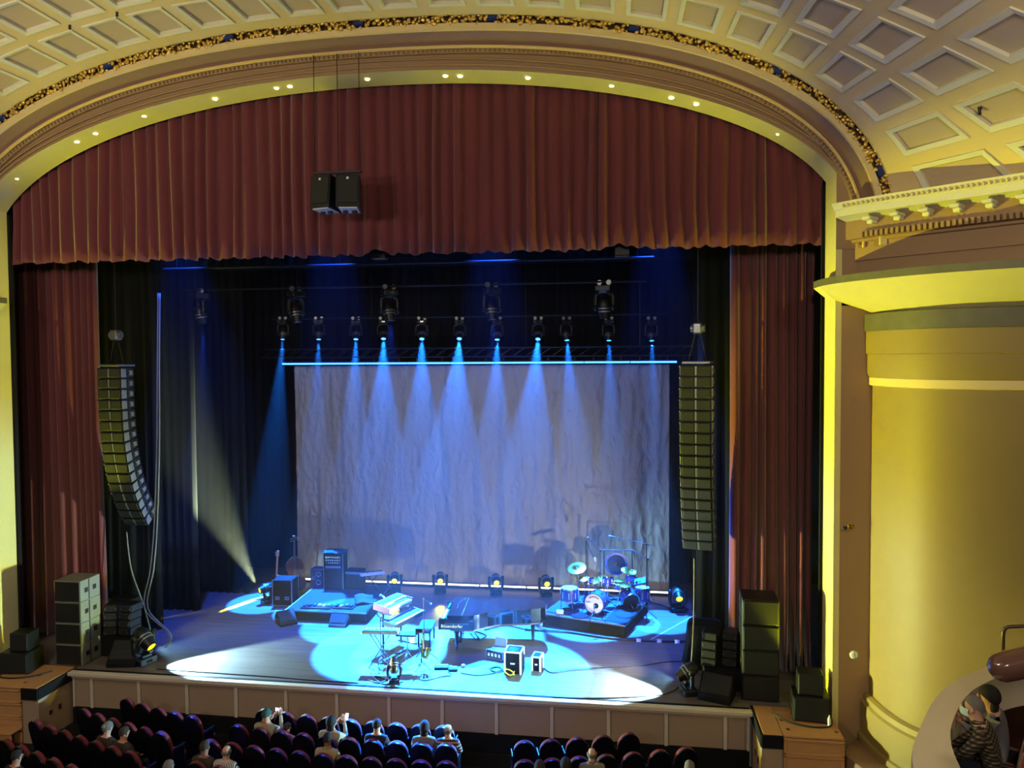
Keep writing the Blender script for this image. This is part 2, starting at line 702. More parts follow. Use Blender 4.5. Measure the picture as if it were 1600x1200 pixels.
# plain margins next to the arch, below the coffers and beyond them
ceil.grid(lambda u, v: tuple(vault(u * LTOT, v * tb[0])), 120, 1)
ceil.grid(lambda u, v: tuple(vault(u * lb[0], tb[0] + v * 6.5)), 6, 8)
ceil.grid(lambda u, v: tuple(vault(LTOT - u * lb[0], tb[0] + v * 6.5)), 6, 8)
ceil.grid(lambda u, v: tuple(vault(lb[0] + u * (LTOT - 2 * lb[0]), tb[-1] + v * 1.2)), 90, 2)
ceil_o = struct(ceil.build('ceiling', 'plaster_cream', smooth=30))
for (a, b, c, d) in coffers:
    w = 0.085
    f = MB()
    A, B_ = loop(a, b, c, d, -0.03), loop(a + w, b - w, c + w, d - w, -0.015)
    E_ = loop(a + w, b - w, c + w, d - w, 0.05)
    ring(f, loop(a, b, c, d, 0.0), A)
    ring(f, A, B_)
    ring(f, B_, E_)
    fo = f.build('coffer_frame', 'plaster_white', ceil_o)
    g = MB()
    g.grid(lambda u, v: tuple(vault(a + w + u * (b - a - 2 * w), c + w + v * (d - c - 2 * w)) + vnorm((a + b) / 2, (c + d) / 2) * 0.05), 4, 4)
    g.build('coffer_panel', 'plaster_tan', fo)
# the next transverse garland rib of the vault, overhead
mbg, mbj = MB(), MB()


def c2(k, N):
    p = vault(LTOT * k / N, tb[-1] + 0.2)
    return p.x, p.z


garland(mbg, mbj, c2, lambda x, z: -0.7 - tb[-1] - 0.2)
tag(mbg.build('gilded_garland', 'gilt', ceil_o, smooth=True), kind='stuff')
mbj.build('jewel_row', 'jewel_blue', ceil_o)
# pin lights / hooks in the vault
for px, py in ((1531, 171), (112, 38), (181, 15)):
    d_ = (_w + _r * ((px - 800) / FPX) - _u * ((py - 600) / FPX)).normalized()
    best = None
    for i in range(1, 200):
        for j in range(0, 30):
            v_ = vault(LTOT * i / 200, j * 0.19) - CAM
            e_ = (v_ - d_ * v_.dot(d_)).length
            if best is None or e_ < best[0]:
                best = (e_, LTOT * i / 200, j * 0.19)
    q_ = vault(best[1], best[2])
    o = MB().cyl((0, 0, 0.05), (0, 0, -0.05), 0.035, 0.02, 8).sph((0, 0, -0.06), 0.03, nu=8, nv=5).build('ceiling_hook', 'black', ceil_o)
    o.location = q_

# ------------------------------------------------------------------ side walls
WALLP = [(10.36, -0.12), (10.38, -0.5), (10.46, -0.95), (10.62, -1.4), (10.86, -1.75), (11.2, -2.0), (11.7, -2.2), (12.5, -2.4), (14, -2.7), (18, -3.6)]


def smooth_path(P, n=8):
    out = []
    for i in range(len(P) - 1):
        p0, p1, p2, p3 = P[max(i - 1, 0)], P[i], P[i + 1], P[min(i + 2, len(P) - 1)]
        for k in range(n):
            t = k / n
            out.append(tuple(0.5 * ((2 * p1[j]) + (-p0[j] + p2[j]) * t + (2 * p0[j] - 5 * p1[j] + 4 * p2[j] - p3[j]) * t * t + (-p0[j] + 3 * p1[j] - 3 * p2[j] + p3[j]) * t ** 3) for j in range(len(p1))))
    out.append(tuple(P[-1]))
    return out


def offset_path(P, d):
    out = []
    for i, p in enumerate(P):
        a, b = P[max(i - 1, 0)], P[min(i + 1, len(P) - 1)]
        tx, ty = b[0] - a[0], b[1] - a[1]
        l = math.hypot(tx, ty) or 1
        out.append((p[0] + ty / l * d, p[1] - tx / l * d))
    return out


WP = smooth_path(WALLP)
LIP = smooth_path([(9.30, 0.25), (9.30, -0.25), (9.38, -0.7), (9.62, -1.25), (10.0, -1.8), (10.55, -2.4), (11.4, -3.0), (12.6, -3.5), (14.5, -4.2), (18, -5.4)])
CORN = smooth_path([(9.78, -0.2), (10.1, -0.58), (10.6, -1.05), (11.2, -1.55), (11.87, -2.1), (13.0, -3.05), (15.0, -4.7)], 6)


def side(s, nm):
    def mx(P):
        return [(X0 + s * (x - X0), y) for x, y in P]

    def sweep(path, prof):
        """prof: (offset towards the room, z)"""
        rows = []
        for d, z in prof:
            rows.append([(x, y, z) for x, y in mx(offset_path(path, d))])
        return MB().strip(rows)
    w = struct(sweep(WP, [(0, -1.32), (0, 8.4)]).build('wall_' + nm, 'plaster_wall', smooth=40))
    # pilaster between jamb and curved wall
    q = mx([(9.76, 0), (10.40, 0)])
    MB().box(((q[0][0] + q[1][0]) / 2, 0.1, 3.75), (0.66, 0.5, 9.7), ch=0.01).build('pilaster', 'plaster_brown', w)
    MB().box((X0 + s * (10.8 - X0), 0.1, 10.2), (2.2, 0.48, 3.0)).build('frieze_block', 'plaster_brown', w)
    # base moulding of the curved wall
    sweep(WP, [(0.02, 0.62), (0.10, 0.58), (0.12, 0.48), (0.17, 0.44), (0.17, -0.2), (0.22, -0.22), (0.22, -1.32)]).build('base_moulding', 'plaster_wall', w, smooth=30)
    # fascia bands below the canopy
    sweep(WP, [(0.02, 8.42), (0.16, 8.40), (0.16, 8.08), (0.14, 8.06)]).build('stone_band', 'stone_band', w, smooth=30)
    sweep(WP, [(0.13, 8.07), (0.13, 7.62), (0.10, 7.60)]).build('fascia_band', 'plaster_wall', w, smooth=30)
    sweep(WP, [(0.10, 7.61), (0.10, 7.22), (0.04, 7.10)]).build('fascia_band', 'plaster_wall', w, smooth=30)
    sweep(WP, [(0.06, 7.13), (0.06, 6.98), (0.0, 6.96)]).build('fillet_band', 'plaster_cream', w, smooth=30)
    # canopy: flaring soffit, stone edge, top
    n = len(LIP)
    wi = [WP[min(int(i * (len(WP) - 1) / (n - 1)), len(WP) - 1)] for i in range(n)]
    # start of the soffit tucks around the pilaster to the jamb
    inner = []
    for i, (x, y) in enumerate(LIP):
        if i <= 8:
            inner.append((9.62, 0.25 - 0.05 * i))
        else:
            f = (i - 8) / (n - 9)
            j = f * (len(WP) - 1)
            a, b = WP[int(j)], WP[min(int(j) + 1, len(WP) - 1)]
            inner.append((a[0] + (b[0] - a[0]) * (j % 1), a[1] + (b[1] - a[1]) * (j % 1)))
    zin = [8.72 if i <= 8 else 8.42 for i in range(n)]
    lo = [(x, y, 8.99) for x, y in mx(LIP)]
    inn = [(p[0], p[1], z) for p, z in zip(mx(inner), zin)]
    MB().strip([inn, lo]).build('canopy_soffit', 'plaster_reveal', w, smooth=35)
    back = [(X0 + s * (max(x + 0.3, 9.7) - X0), 0.6 if i < 20 else y + 1.5, 9.14) for i, (x, y) in enumerate(LIP)]
    MB().strip([lo, [(x, y, 9.13) for x, y, z in lo], back]).build('canopy_edge', 'stone_band', w, smooth=35)
    # frieze wall above the canopy and the entablature
    sweep(CORN, [(-0.25, 8.9), (-0.25, 10.2)]).build('frieze', 'plaster_brown', w, smooth=30)
    sweep(CORN, [(-0.25, 9.5), (-0.2, 9.5), (-0.2, 9.85), (-0.14, 9.87), (-0.14, 9.92)]).build('architrave', 'plaster_brown', w, smooth=30)
    sweep(CORN, [(-0.14, 10.28), (-0.05, 10.30), (0.16, 10.34), (0.28, 10.36), (0.28, 10.48), (0.32, 10.5), (0.38, 10.58), (0.40, 10.62), (-0.2, 10.66)]).build('cornice', 'plaster_white', w, smooth=25)
    sweep(CORN, [(-0.14, 9.92), (-0.06, 9.93), (-0.06, 10.30)]).build('cornice_bed', 'plaster_brown', w, smooth=30)
    # dentils and brackets
    P = mx(CORN)
    acc, nextd, nextb, kd = 0.0, 0.25, 0.45, 0
    if s > 0 or True:
        dm = MB().box((0, 0, 0), (0.055, 0.07, 0.11))
        d0 = None
        Q = []
        for i in range(len(P) - 1):
            a, b = P[i], P[i + 1]
            l = math.hypot(b[0] - a[0], b[1] - a[1])
            Q.append((acc, l, a, b))
            acc += l
        tot = min(acc, 4.6 if s > 0 else 1.5)

        def at_l(d):
            for (c0, l, a, b) in Q:
                if d <= c0 + l:
                    f = (d - c0) / l
                    return (a[0] + (b[0] - a[0]) * f, a[1] + (b[1] - a[1]) * f, math.atan2(b[1] - a[1], b[0] - a[0]))
        d = 0.42
        first = None
        while d < tot:
            x, y, an = at_l(d)
            o = (MB().box((0, 0, 0), (0.055, 0.10, 0.11)).build('dentil', 'plaster_brown', w) if first is None else first.copy())
            if first is not None:
                COL.objects.link(o)
                o.parent = w
            first = first or o
            o.location = (x, y + 0.02, 9.985)
            o.rotation_euler = (0, 0, an)
            d += 0.10
        d = 0.55
        firstb = None
        while d < tot:
            x, y, an = at_l(d)
            if firstb is None:
                m2 = MB().box((0, -0.02, 0.06), (0.17, 0.34, 0.07), ch=0.015).box((0, 0.05, -0.0), (0.13, 0.2, 0.09), ch=0.02)
                o = firstb = m2.build('bracket', 'plaster_white', w)
            else:
                o = firstb.copy()
                COL.objects.link(o)
                o.parent = w
            o.location = (x, y - 0.1, 10.2)
            o.rotation_euler = (0, 0, an)
            d += 0.52
        # egg and dart on the cornice edge
        mbe = MB()
        d = 0.25
        while d < tot:
            x, y, an = at_l(d)
            mbe.sph((x + 0.37 * math.sin(an) * (1 if s > 0 else -1), y - 0.37 * math.cos(an) * (1 if s > 0 else -1) * (1 if s > 0 else -1), 10.545), 0.034, 0.03, 0.04, 6, 4)
            d += 0.09
        tag(mbe.build('cornice_ornament', 'plaster_cream', w, smooth=True), kind='stuff')
    return w


wr = side(1, 'right')
wl = side(-1, 'left')
# backstage shell
struct(MB().box((0, 9.7, 7), (24.6, 0.1, 16)).build('wall_back', 'drape_black'))
for s in (-1, 1):
    struct(MB().box((s * 12.3, 5.2, 7), (0.1, 9.0, 16)).build('wall_stage_' + ('left' if s < 0 else 'right'), 'drape_black'))
    struct(MB().box((X0 + s * 10.45, 0.75, 5), (1.35, 0.1, 12.5)).build('wall_return_' + ('left' if s < 0 else 'right'), 'black_matte'))
struct(MB().box((0, 5.2, 15.2), (24.8, 9.2, 0.1)).build('ceiling_stage', 'black_matte'))
struct(MB().box((0, 0.8, 14.8), (24.8, 0.1, 1.7)).build('wall_over_arch', 'black_matte'))
# ------------------------------------------------------------------ curtains, backdrop
def arch_z(x):
    """height of the proscenium opening at x"""
    q = min(abs(x - X0) / OPEN['a'], 1)
    return OPEN['zs'] + OPEN['b'] * (1 - q ** OPEN['n']) ** (1 / OPEN['n'])


def pleats(x0, x1, step, seed, depth, jitter=0.35):
    """random fold profile: list of (x, y offset)"""
    rnd = random.Random(seed)
    out = []
    x = x0
    while x < x1:
        w = step * rnd.uniform(1 - jitter, 1 + jitter)
        d = depth * rnd.uniform(0.6, 1.2)
        for t in (0.0, 0.12, 0.3, 0.5, 0.7, 0.88):
            out.append((x + w * t, -d * math.sin(PI * t) ** 1.2))
        x += w
    out = [p for p in out if p[0] <= x1] + [(x1, 0)]
    return out


def curtain(name, x0, x1, y, zbot, ztop, step, depth, seed, matn, label, cat, group=None, nz=6, lean=0.0, flare=0.25):
    prof = pleats(x0, x1, step, seed, depth)
    rnd = random.Random(seed + 1)
    ph = [rnd.uniform(0, 6.28) for _ in range(6)]
    rows = []
    zt = ztop if callable(ztop) else (lambda x: ztop)
    zb = zbot if callable(zbot) else (lambda x: zbot)
    for j in range(nz + 1):
        f = j / nz
        row = []
        for i, (x, dy) in enumerate(prof):
            a, b = zb(x), zt(x)
            z = a + (b - a) * f
            k = 1 + flare * (1 - f)
            sway = 0.02 * math.sin(2.1 * x + 3 * f + ph[0]) + 0.012 * math.sin(5.3 * x - 4 * f + ph[1])
            row.append((x + lean * (1 - f) + sway, y + dy * k, z))
        rows.append(row)
    o = MB().strip(rows).build(name, matn, None, smooth=True)
    sm = o.modifiers.new('thickness', 'SOLIDIFY')
    sm.thickness = 0.012
    tag(o, label, cat, group)
    return o


YV = 0.92
vb = [fy(px, py, YV) for px, py in ((10, 413), (400, 405), (720, 397), (1285, 382))]


def val_bot(x):
    z = vb[0].z + (vb[-1].z - vb[0].z) * (x - vb[0].x) / (vb[-1].x - vb[0].x)
    z += 0.025 * math.sin(x * 9.0) + 0.02 * math.sin(x * 23.0)
    for c, w, h in ((fy(594, 396, YV).x, 0.22, 0.12), (fy(972, 384, YV).x, 0.25, 0.12)):
        z += h * math.exp(-((x - c) / w) ** 2)
    return z


curtain('stage_valance', -10.05, 9.66, YV, val_bot, lambda x: arch_z(x) + 0.3, 0.30, 0.15, 3, 'velvet_red',
        'wide dark red pleated valance hanging across the top of the stage arch', 'curtain', nz=8)
xl1 = fy(160, 700, 2.3).x
xr0 = fy(1139, 700, 2.3).x
curtain('stage_curtain', -11.9, xl1, 2.3, 0.03, 10.6, 0.24, 0.20, 11, 'velvet_red',
        'tall dark red side curtain behind the left speaker stacks', 'curtain', lean=0.06)
curtain('stage_curtain', xr0, 9.8, 2.3, 0.03, 10.6, 0.24, 0.20, 12, 'velvet_red',
        'tall dark red side curtain behind the tall stack of four black cabinets', 'curtain')
# black masking legs
for i, (px0, px1, Y, lab) in enumerate(((128, 250, 3.0, 'black masking drape behind the left hanging speaker array'),
                                        (215, 308, 4.6, 'black masking drape behind the hanging cable loop'),
                                        (250, 385, 6.4, 'black masking drape beside the double bass'),
                                        (1088, 1160, 3.0, 'black masking drape behind the right hanging speaker array'),
                                        (1082, 1170, 6.4, 'black masking drape behind the drum riser'))):
    a, b = fy(px0, 700, Y).x, fy(px1, 700, Y).x
    curtain('black_masking_drape', a, b, Y, 0.02, 13.0, 0.28, 0.10, 30 + i, 'drape_black', lab, 'curtain', 'black masking drapes')
curtain('black_back_drape', -8.6, 9.6, 9.3, 0.02, 13.5, 0.35, 0.10, 50, 'drape_black', 'full black drape hanging behind the grey backdrop', 'curtain', 'black masking drapes')
for Y, zb, lab in ((2.6, 10.6, 'black overhead border drape behind the red valance'), (5.6, 10.3, 'black overhead border drape above the blue lamps')):
    curtain('black_border_drape', -10.6, 10.4, Y, zb, 15.15, 0.35, 0.08, int(60 + Y), 'drape_black', lab, 'curtain', 'black overhead borders')

# crinkled grey backdrop
m = bpy.data.materials.new('backdrop_cloth')
m.use_nodes = True
nt = m.node_tree
b = nt.nodes['Principled BSDF']
b.inputs['Base Color'].default_value = lin('9a958e')
b.inputs['Roughness'].default_value = 0.55
tc = nt.nodes.new('ShaderNodeTexCoord')
mp = nt.nodes.new('ShaderNodeMapping')
mp.inputs['Scale'].default_value = (1.0, 1.0, 0.45)
nt.links.new(tc.outputs['Object'], mp.inputs[0])
n1 = nt.nodes.new('ShaderNodeTexNoise')
n1.noise_type = 'RIDGED_MULTIFRACTAL'
n1.inputs['Scale'].default_value = 5.5
n1.inputs['Detail'].default_value = 6
n1.inputs['Distortion'].default_value = 0.6
nt.links.new(mp.outputs[0], n1.inputs['Vector'])
bp = nt.nodes.new('ShaderNodeBump')
bp.inputs['Strength'].default_value = 1.0
bp.inputs['Distance'].default_value = 0.045
nt.links.new(n1.outputs['Fac'], bp.inputs['Height'])
nt.links.new(bp.outputs[0], b.inputs['Normal'])
MATS['backdrop_cloth'] = m
YB = 8.15
bl, br_ = fy(462, 700, YB).x, fy(1046, 700, YB).x
zt = fy(750, 570, YB).z
rb = random.Random(5)
from mathutils import noise as mnoise


def bd(u, v):
    x = bl + (br_ - bl) * u
    z = 0.05 + (zt - 0.05) * v
    fold = 0.05 * mnoise.noise(Vector((x * 1.9, 0, z * 0.12))) + 0.035 * mnoise.noise(Vector((x * 3.7, 5, z * 0.5))) + 0.03 * mnoise.noise(Vector((x * 6, 9, z * 2.2))) + 0.018 * abs(mnoise.noise(Vector((x * 13 + z * 3, 3, z * 5))))
    return (x, YB + fold * 1.25, z)


o = MB().grid(bd, 360, 190).build('crinkled_backdrop', 'backdrop_cloth', smooth=True)
o.modifiers.new('thickness', 'SOLIDIFY').thickness = 0.01
tag(o, 'large crinkled grey cloth backdrop at the rear of the stage', 'backdrop')

# ------------------------------------------------------------------ haze
hz = MB().box((0, 4.75, 6.9), (21.6, 8.3, 13.7)).build('stage_haze', [])
m = bpy.data.materials.new('haze')
m.use_nodes = True
m.node_tree.nodes.clear()
out = m.node_tree.nodes.new('ShaderNodeOutputMaterial')
vs = m.node_tree.nodes.new('ShaderNodeVolumeScatter')
vs.inputs['Density'].default_value = 0.0025
vs.inputs['Anisotropy'].default_value = 0.2
vs.inputs['Color'].default_value = (1, 1, 1, 1)
m.node_tree.links.new(vs.outputs[0], out.inputs['Volume'])
hz.data.materials.append(m)
hz.display_type = 'WIRE'
tag(hz, 'thin stage haze drifting between the drapes and the backdrop', 'haze', kind='stuff')
# ------------------------------------------------------------------ moving-head lamps
def moving_head(label, loc, rz=0.0, tilt=0.0, hung=False, lens='lens_dark', sc=1.0, group=None, head_m='black_metal'):
    """yoke lamp; local front is -Y, tilt leans the head forward from pointing straight up (floor) or down (hung)"""
    t = thing('moving_head_lamp', label, 'stage lamp', loc, rz, group)
    s = sc * (-1 if hung else 1)

    def B(name, mb, m, par, sm=40):
        return mb.build(name, m, par, smooth=sm)
    mb = MB()
    mb.box((0, 0, s * 0.065), (0.36 * sc, 0.30 * sc, 0.13 * sc), ch=0.02)
    mb.box((0, 0, s * 0.15), (0.2 * sc, 0.2 * sc, 0.05 * sc), ch=0.01)
    base = B('base', mb, 'black_metal', t)
    MB().box((0, -0.152 * sc, s * 0.065), (0.12 * sc, 0.01, 0.05 * sc)).build('display', 'lens_dark', base)
    if hung:
        for dx in (-0.11, 0.11):
            mb = MB().cyl((dx * sc, -0.03, 0.07 * sc), (dx * sc, 0.03, 0.07 * sc), 0.06 * sc, n=10).box((dx * sc, 0, 0.02), (0.05, 0.05, 0.06))
            B('clamp', mb, 'alu', base)
    for sd in (-1, 1):
        mb = MB()
        pts = [(sd * 0.10 * sc, 0, s * 0.16), (sd * 0.19 * sc, 0, s * 0.2), (sd * 0.205 * sc, 0, s * 0.34), (sd * 0.2 * sc, 0, s * 0.50)]
        for a, b in zip(pts[:-1], pts[1:]):
            mb.cyl(a, b, 0.045 * sc, 0.045 * sc, 8)
        mb.sph(pts[-1], 0.055 * sc, 0.075 * sc, 0.075 * sc, 8, 6)
        B('yoke_arm', mb, 'black_metal', t)
    zc = s * 0.48
    # head: barrel along local Z (up), leaned by tilt about X
    R = RX(tilt) if not hung else RX(PI - tilt)
    M = T(0, 0, zc) @ R
    mb = MB()
    mb.m = M
    mb.lathe([(0.0, -0.2 * sc), (0.09 * sc, -0.19 * sc), (0.135 * sc, -0.12 * sc), (0.145 * sc, 0.0), (0.135 * sc, 0.1 * sc), (0.11 * sc, 0.2 * sc), (0.10 * sc, 0.27 * sc), (0.085 * sc, 0.27 * sc)], n=16)
    head = B('head', mb, head_m, t)
    mb = MB()
    mb.m = M
    mb.lathe([(0.0, 0.255 * sc), (0.05 * sc, 0.262 * sc), (0.088 * sc, 0.25 * sc)], n=16)
    B('lens', mb, lens, head, True)
    mb = MB()
    mb.m = M
    for zz in (0.02, 0.09):
        mb.lathe([(0.141 * sc, zz * sc), (0.148 * sc, zz * sc), (0.148 * sc, (zz + 0.025) * sc), (0.14 * sc, (zz + 0.025) * sc)], n=16)
    B('trim_ring', mb, 'alu', head)
    tip = M @ Vector((0, 0, 0.30 * sc))
    t['_tip'] = 0
    del t['_tip']
    mw = T(loc) @ RZ(rz)
    return t, mw @ tip, (mw.to_3x3() @ (M.to_3x3() @ Vector((0, 0, 1))))


def batten(name, label, x0, x1, y, z, r=0.025, group=None):
    t = thing(name, label, 'pipe', (0, y, z), 0, group)
    MB().cyl((x0, 0, 0), (x1, 0, 0), r, n=8).build('pipe', 'black_metal', t, smooth=40)
    n = max(2, int((x1 - x0) / 3))
    for i in range(n + 1):
        x = x0 + 0.4 + (x1 - x0 - 0.8) * i / n
        MB().cyl((x, 0, 0), (x, 0, 15.14 - z), 0.008, n=5).build('lift_line', 'black_metal', t)
    return t


ORD = ['first', 'second', 'third', 'fourth', 'fifth', 'sixth', 'seventh', 'eighth', 'ninth', 'tenth', 'eleventh']
# --- lower truss over the backdrop, its LED bar and the eleven blue lamps
ZT = fy(750, 556, YT := 7.6).z + 0.12
xa, xb = fy(412, 556, YT).x, fy(1096, 556, YT).x
tr = thing('lighting_truss', 'long aluminium box truss hanging above the grey backdrop', 'truss', (0, YT, ZT))
for dy, dz in ((-0.14, -0.14), (0.14, -0.14), (-0.14, 0.14), (0.14, 0.14)):
    MB().cyl((xa, dy, dz), (xb, dy, dz), 0.024, n=8).build('chord', 'black_metal', tr, smooth=40)
nb = 34
first = None
for i in range(nb):
    x = xa + (xb - xa) * i / nb
    for dy in (-0.14, 0.14):
        if first is None:
            first = MB().cyl((0, 0, -0.14), ((xb - xa) / nb, 0, 0.14), 0.012, n=6).build('brace', 'black_metal', tr)
            o = first
        else:
            o = first.copy()
            COL.objects.link(o)
        o.parent = tr
        o.location = (x, dy, 0)
for px in (470, 655, 822, 1000):
    x = fy(px, 540, YT).x
    MB().cyl((x, 0, 0.14), (x, 0, 15.15 - ZT), 0.014, n=6).build('hanging_line', 'black_metal', tr)
for px in (441, 610, 760, 1058):
    pass
led_a, led_b = fy(441, 568, YT - 0.2).x, fy(1058, 567, YT - 0.2).x
zled = fy(750, 567, YT - 0.2).z
n = 9
for i in range(n):
    x0_, x1_ = led_a + (led_b - led_a) * i / n, led_a + (led_b - led_a) * (i + 1) / n
    lb_ = thing('led_bar', 'thin glowing blue light bar above the backdrop, %s from the double bass end' % ORD[i], 'light bar', ((x0_ + x1_) / 2, YT - 0.2, zled), 0, 'blue light bars on the truss')
    w = x1_ - x0_ - 0.02
    MB().box((0, 0.03, 0.045), (w, 0.08, 0.05), ch=0.01).build('housing', 'black_metal', lb_)
    MB().cyl((-w / 2, 0, 0), (w / 2, 0, 0), 0.028, n=8).build('tube', 'led_blue', lb_, smooth=True)
    for dx in (-w * 0.3, w * 0.3):
        MB().box((dx, 0.07, 0.1), (0.03, 0.05, 0.12)).build('bracket', 'black_metal', lb_)
lo_x = [442, 498, 556, 599, 659, 718, 777, 841, 885, 951, 1018]
pools = [(-5.8, 5.6), (-4.0, 5.0), (-2.4, 4.0), (-1.0, 2.5), (0.1, 2.3), (0.9, 1.2), (1.7, 3.6), (2.7, 1.5), (4.3, 5.0), (5.2, 5.2), (6.4, 5.4)]
for i, px in enumerate(lo_x):
    p = fy(px, 500, YT - 0.1)
    bt = pools[i]
    d = Vector((bt[0], bt[1], 0)) - Vector((p.x, YT - 0.1, p.z - 0.48))
    tilt = math.atan2(math.hypot(d.x, d.y), -d.z)
    rz = math.atan2(d.x, -d.y)
    ordn = ['first', 'second', 'third', 'fourth', 'fifth', 'sixth', 'seventh', 'eighth', 'ninth', 'tenth', 'eleventh'][i]
    mh, tip, dr = moving_head('small blue-beamed hanging lamp, %s from the double bass end' % ordn, (p.x, YT - 0.1, p.z), rz, tilt, True, 'lens_blue', 0.88, 'hanging lamps over the truss')
    spot('truss_beam', tip + dr * 0.03, tip + dr * 5, BEAM, 5.4 * (16000, 16000, 22000, 30000, 30000, 34000, 26000, 30000, 22000, 16000, 14000)[i], (15, 15, 18, 21, 21, 23, 20, 22, 19, 16, 14)[i], 0.15, 0.05)
batten('lamp_batten', 'thin pipe carrying the row of eleven small blue lamps', fy(425, 490, YT - 0.1).x, fy(1045, 490, YT - 0.1).x, YT - 0.1, fy(750, 498, YT - 0.1).z + 0.07, 0.025, 'lamp pipes')

# --- upper pipe with five bigger lamps
YU = 4.4
up = [(313, 458, -6.0, 5.5), (462, 458, -2.2, 3.4), (608, 455, 0.2, 2.6), (768, 450, 2.6, 3.2), (944, 447, 5.0, 5.2)]
zu = fy(650, 452, YU).z
batten('lamp_batten', 'thin pipe carrying the five larger dark lamps', fy(285, 456, YU).x, fy(1010, 448, YU).x, YU, zu + 0.1, 0.028, 'lamp pipes')
for i, (px, py, tx, ty) in enumerate(up):
    x = fy(px, py, YU).x
    d = Vector((tx, ty, 0)) - Vector((x, YU, zu - 0.6))
    tilt = math.atan2(math.hypot(d.x, d.y), -d.z)
    rz = math.atan2(d.x, -d.y)
    mh, tip, dr = moving_head('larger dark hanging lamp, %s from the double bass end of the upper pipe' % ['first', 'second', 'third', 'fourth', 'fifth'][i], (x, YU, zu), rz, tilt, True, 'lens_dark', 1.2, 'larger hanging lamps')
    if i in (0, 2, 3):
        spot('audience_light', tip + dr * 0.03, {0: (-3.6, -1.9, -1.1), 2: (0.2, -2.0, -1.1), 3: (3.0, -2.6, -1.1)}[i], BLUE, (14000, 0, 4000, 4500)[i], (11, 0, 26, 20)[i], 0.3, 0.05)
batten('front_batten', 'pale thin pipe just below the red valance hem', fy(255, 417, 2.2).x, fy(1022, 405, 2.2).x, 2.2, fy(640, 411, 2.2).z, 0.03, 'lamp pipes')
for px, py, ex in ((594, 396, 'near the flown speaker cluster'), (972, 392, 'above the drum riser')):
    p = fy(px, py, 1.5)
    t = thing('border_flood_lamp', 'black box flood lamp pushing up the valance hem %s' % ex, 'stage lamp', (p.x, 1.5, p.z), 0, 'border flood lamps')
    MB().box((0, 0, 0.05), (0.36, 0.3, 0.36), ch=0.02).build('housing', 'black_metal', t)
    MB().box((0, -0.03, -0.14), (0.33, 0.25, 0.02)).build('barn_door', 'black_metal', t)
    MB().cyl((0, 0, 0.2), (0, 0, 15.15 - p.z), 0.01, n=5).build('hanging_line', 'black_metal', t)
    o = MB().cyl((0, 0, 0.2), (0, 0, 0.24), 0.03, n=8).build('clamp', 'alu', t)


for fx in (-6.2, -2.1, 2.1, 6.2):
    spot('hidden_blue_fill', (fx, 1.75, 12.2), (fx, 4.4, 0), BLUE, 12000, 31, 0.5, 0.15)  # added fill hidden behind the valance, with no fixture, to deepen the blue floor

# --- LED strips on the floor in front of the backdrop
fl_a, fl_b = fy(470, 902, YB - 0.35).x, fy(1050, 920, YB - 0.35).x
n = 8
for i in range(n):
    x0_, x1_ = fl_a + (fl_b - fl_a) * i / n, fl_a + (fl_b - fl_a) * (i + 1) / n
    t = thing('floor_light_bar', 'glowing white floor light bar below the backdrop, %s from the double bass end' % ORD[i], 'light bar', ((x0_ + x1_) / 2, YB - 0.35, 0), 0, 'white floor light bars')
    w = x1_ - x0_ - 0.03
    MB().box((0, 0.02, 0.045), (w, 0.14, 0.09), ch=0.01).build('housing', 'black_metal', t)
    MB().box((0, -0.02, 0.105), (w, 0.075, 0.05), ch=0.02).build('tube', 'led_white', t)

# --- floor lamps
for px, py, lab in ((617, 926, 'behind the stage keyboards'), (688, 926, 'behind the keyboard end of the grand piano'), (775, 929, 'behind the middle of the grand piano'), (853, 931, 'between the grand piano tail and the drums')):
    p = fz(px, py)
    mh, tip, dr = moving_head('black moving-head floor lamp with a yellow lens %s' % lab, (p.x, p.y, 0), 0.25, 1.75, False, 'lens_yellow', 1.05, 'floor lamps before the backdrop')
    spot('yellow_floor_beam', tip + dr * 0.03, tip + dr * 3, YEL, 50, 30, 0.5, 0.05)
p = fz(1059, 955)
mh, tip, dr = moving_head('blue-lit moving-head floor lamp with a yellow lens beside the drum riser', (p.x, p.y, 0), 0.1, 1.9, False, 'lens_yellow', 1.15, 'floor lamps before the backdrop')
p = fz(418, 942)
mh, tip, dr = moving_head('blue-lit moving-head floor lamp half hidden by the road case', (p.x, p.y, 0), -0.6, 1.7, False, 'lens_yellow', 1.0, 'floor lamps before the backdrop')
spot('pale_side_beam', tip + Vector((-0.1, 0, 0.25)), tuple(fy(215, 560, 4.4)), (0.72, 0.85, 0.5), 42000, 30, 0.7, 0.05)
p = fz(225, 1036)
mh, tip, dr = moving_head('moving-head floor lamp at the stage lip beside the floor monitor and small array', (p.x, p.y, 0), 1.25, 2.15, False, 'lens_yellow', 1.35, 'lip floor lamps')
spot('lip_pool_light', tip + dr * 0.03, (-4.5, 0.85, 0.0), (0.35, 0.72, 1), 9000, 70, 0.4, 0.05)
spot('yellow_cross_light', tip + Vector((0.1, -0.1, 0.25)), (10.6, -0.9, 4.9), YEL, 21000, 44, 0.7, 0.05)
p = fz(1076, 1084)
mh, tip, dr = moving_head('moving-head floor lamp at the stage lip below the slim draped array', (p.x, p.y, 0), -1.3, 2.1, False, 'lens_yellow', 1.1, 'lip floor lamps')
spot('lip_pool_light', tip + dr * 0.03, (4.9, 0.75, 0.0), (0.35, 0.72, 1), 9000, 70, 0.4, 0.05)
spot('yellow_cross_light', tip + Vector((-0.1, -0.1, 0.25)), (-10.0, 0.3, 4.8), YEL, 6800, 42, 0.7, 0.05)
spot('pale_front_wash', tip + Vector((-0.05, 0.1, 0.1)), (-1.5, 8.1, 3.4), (1.0, 0.93, 0.6), 1000, 84, 0.6, 0.05)
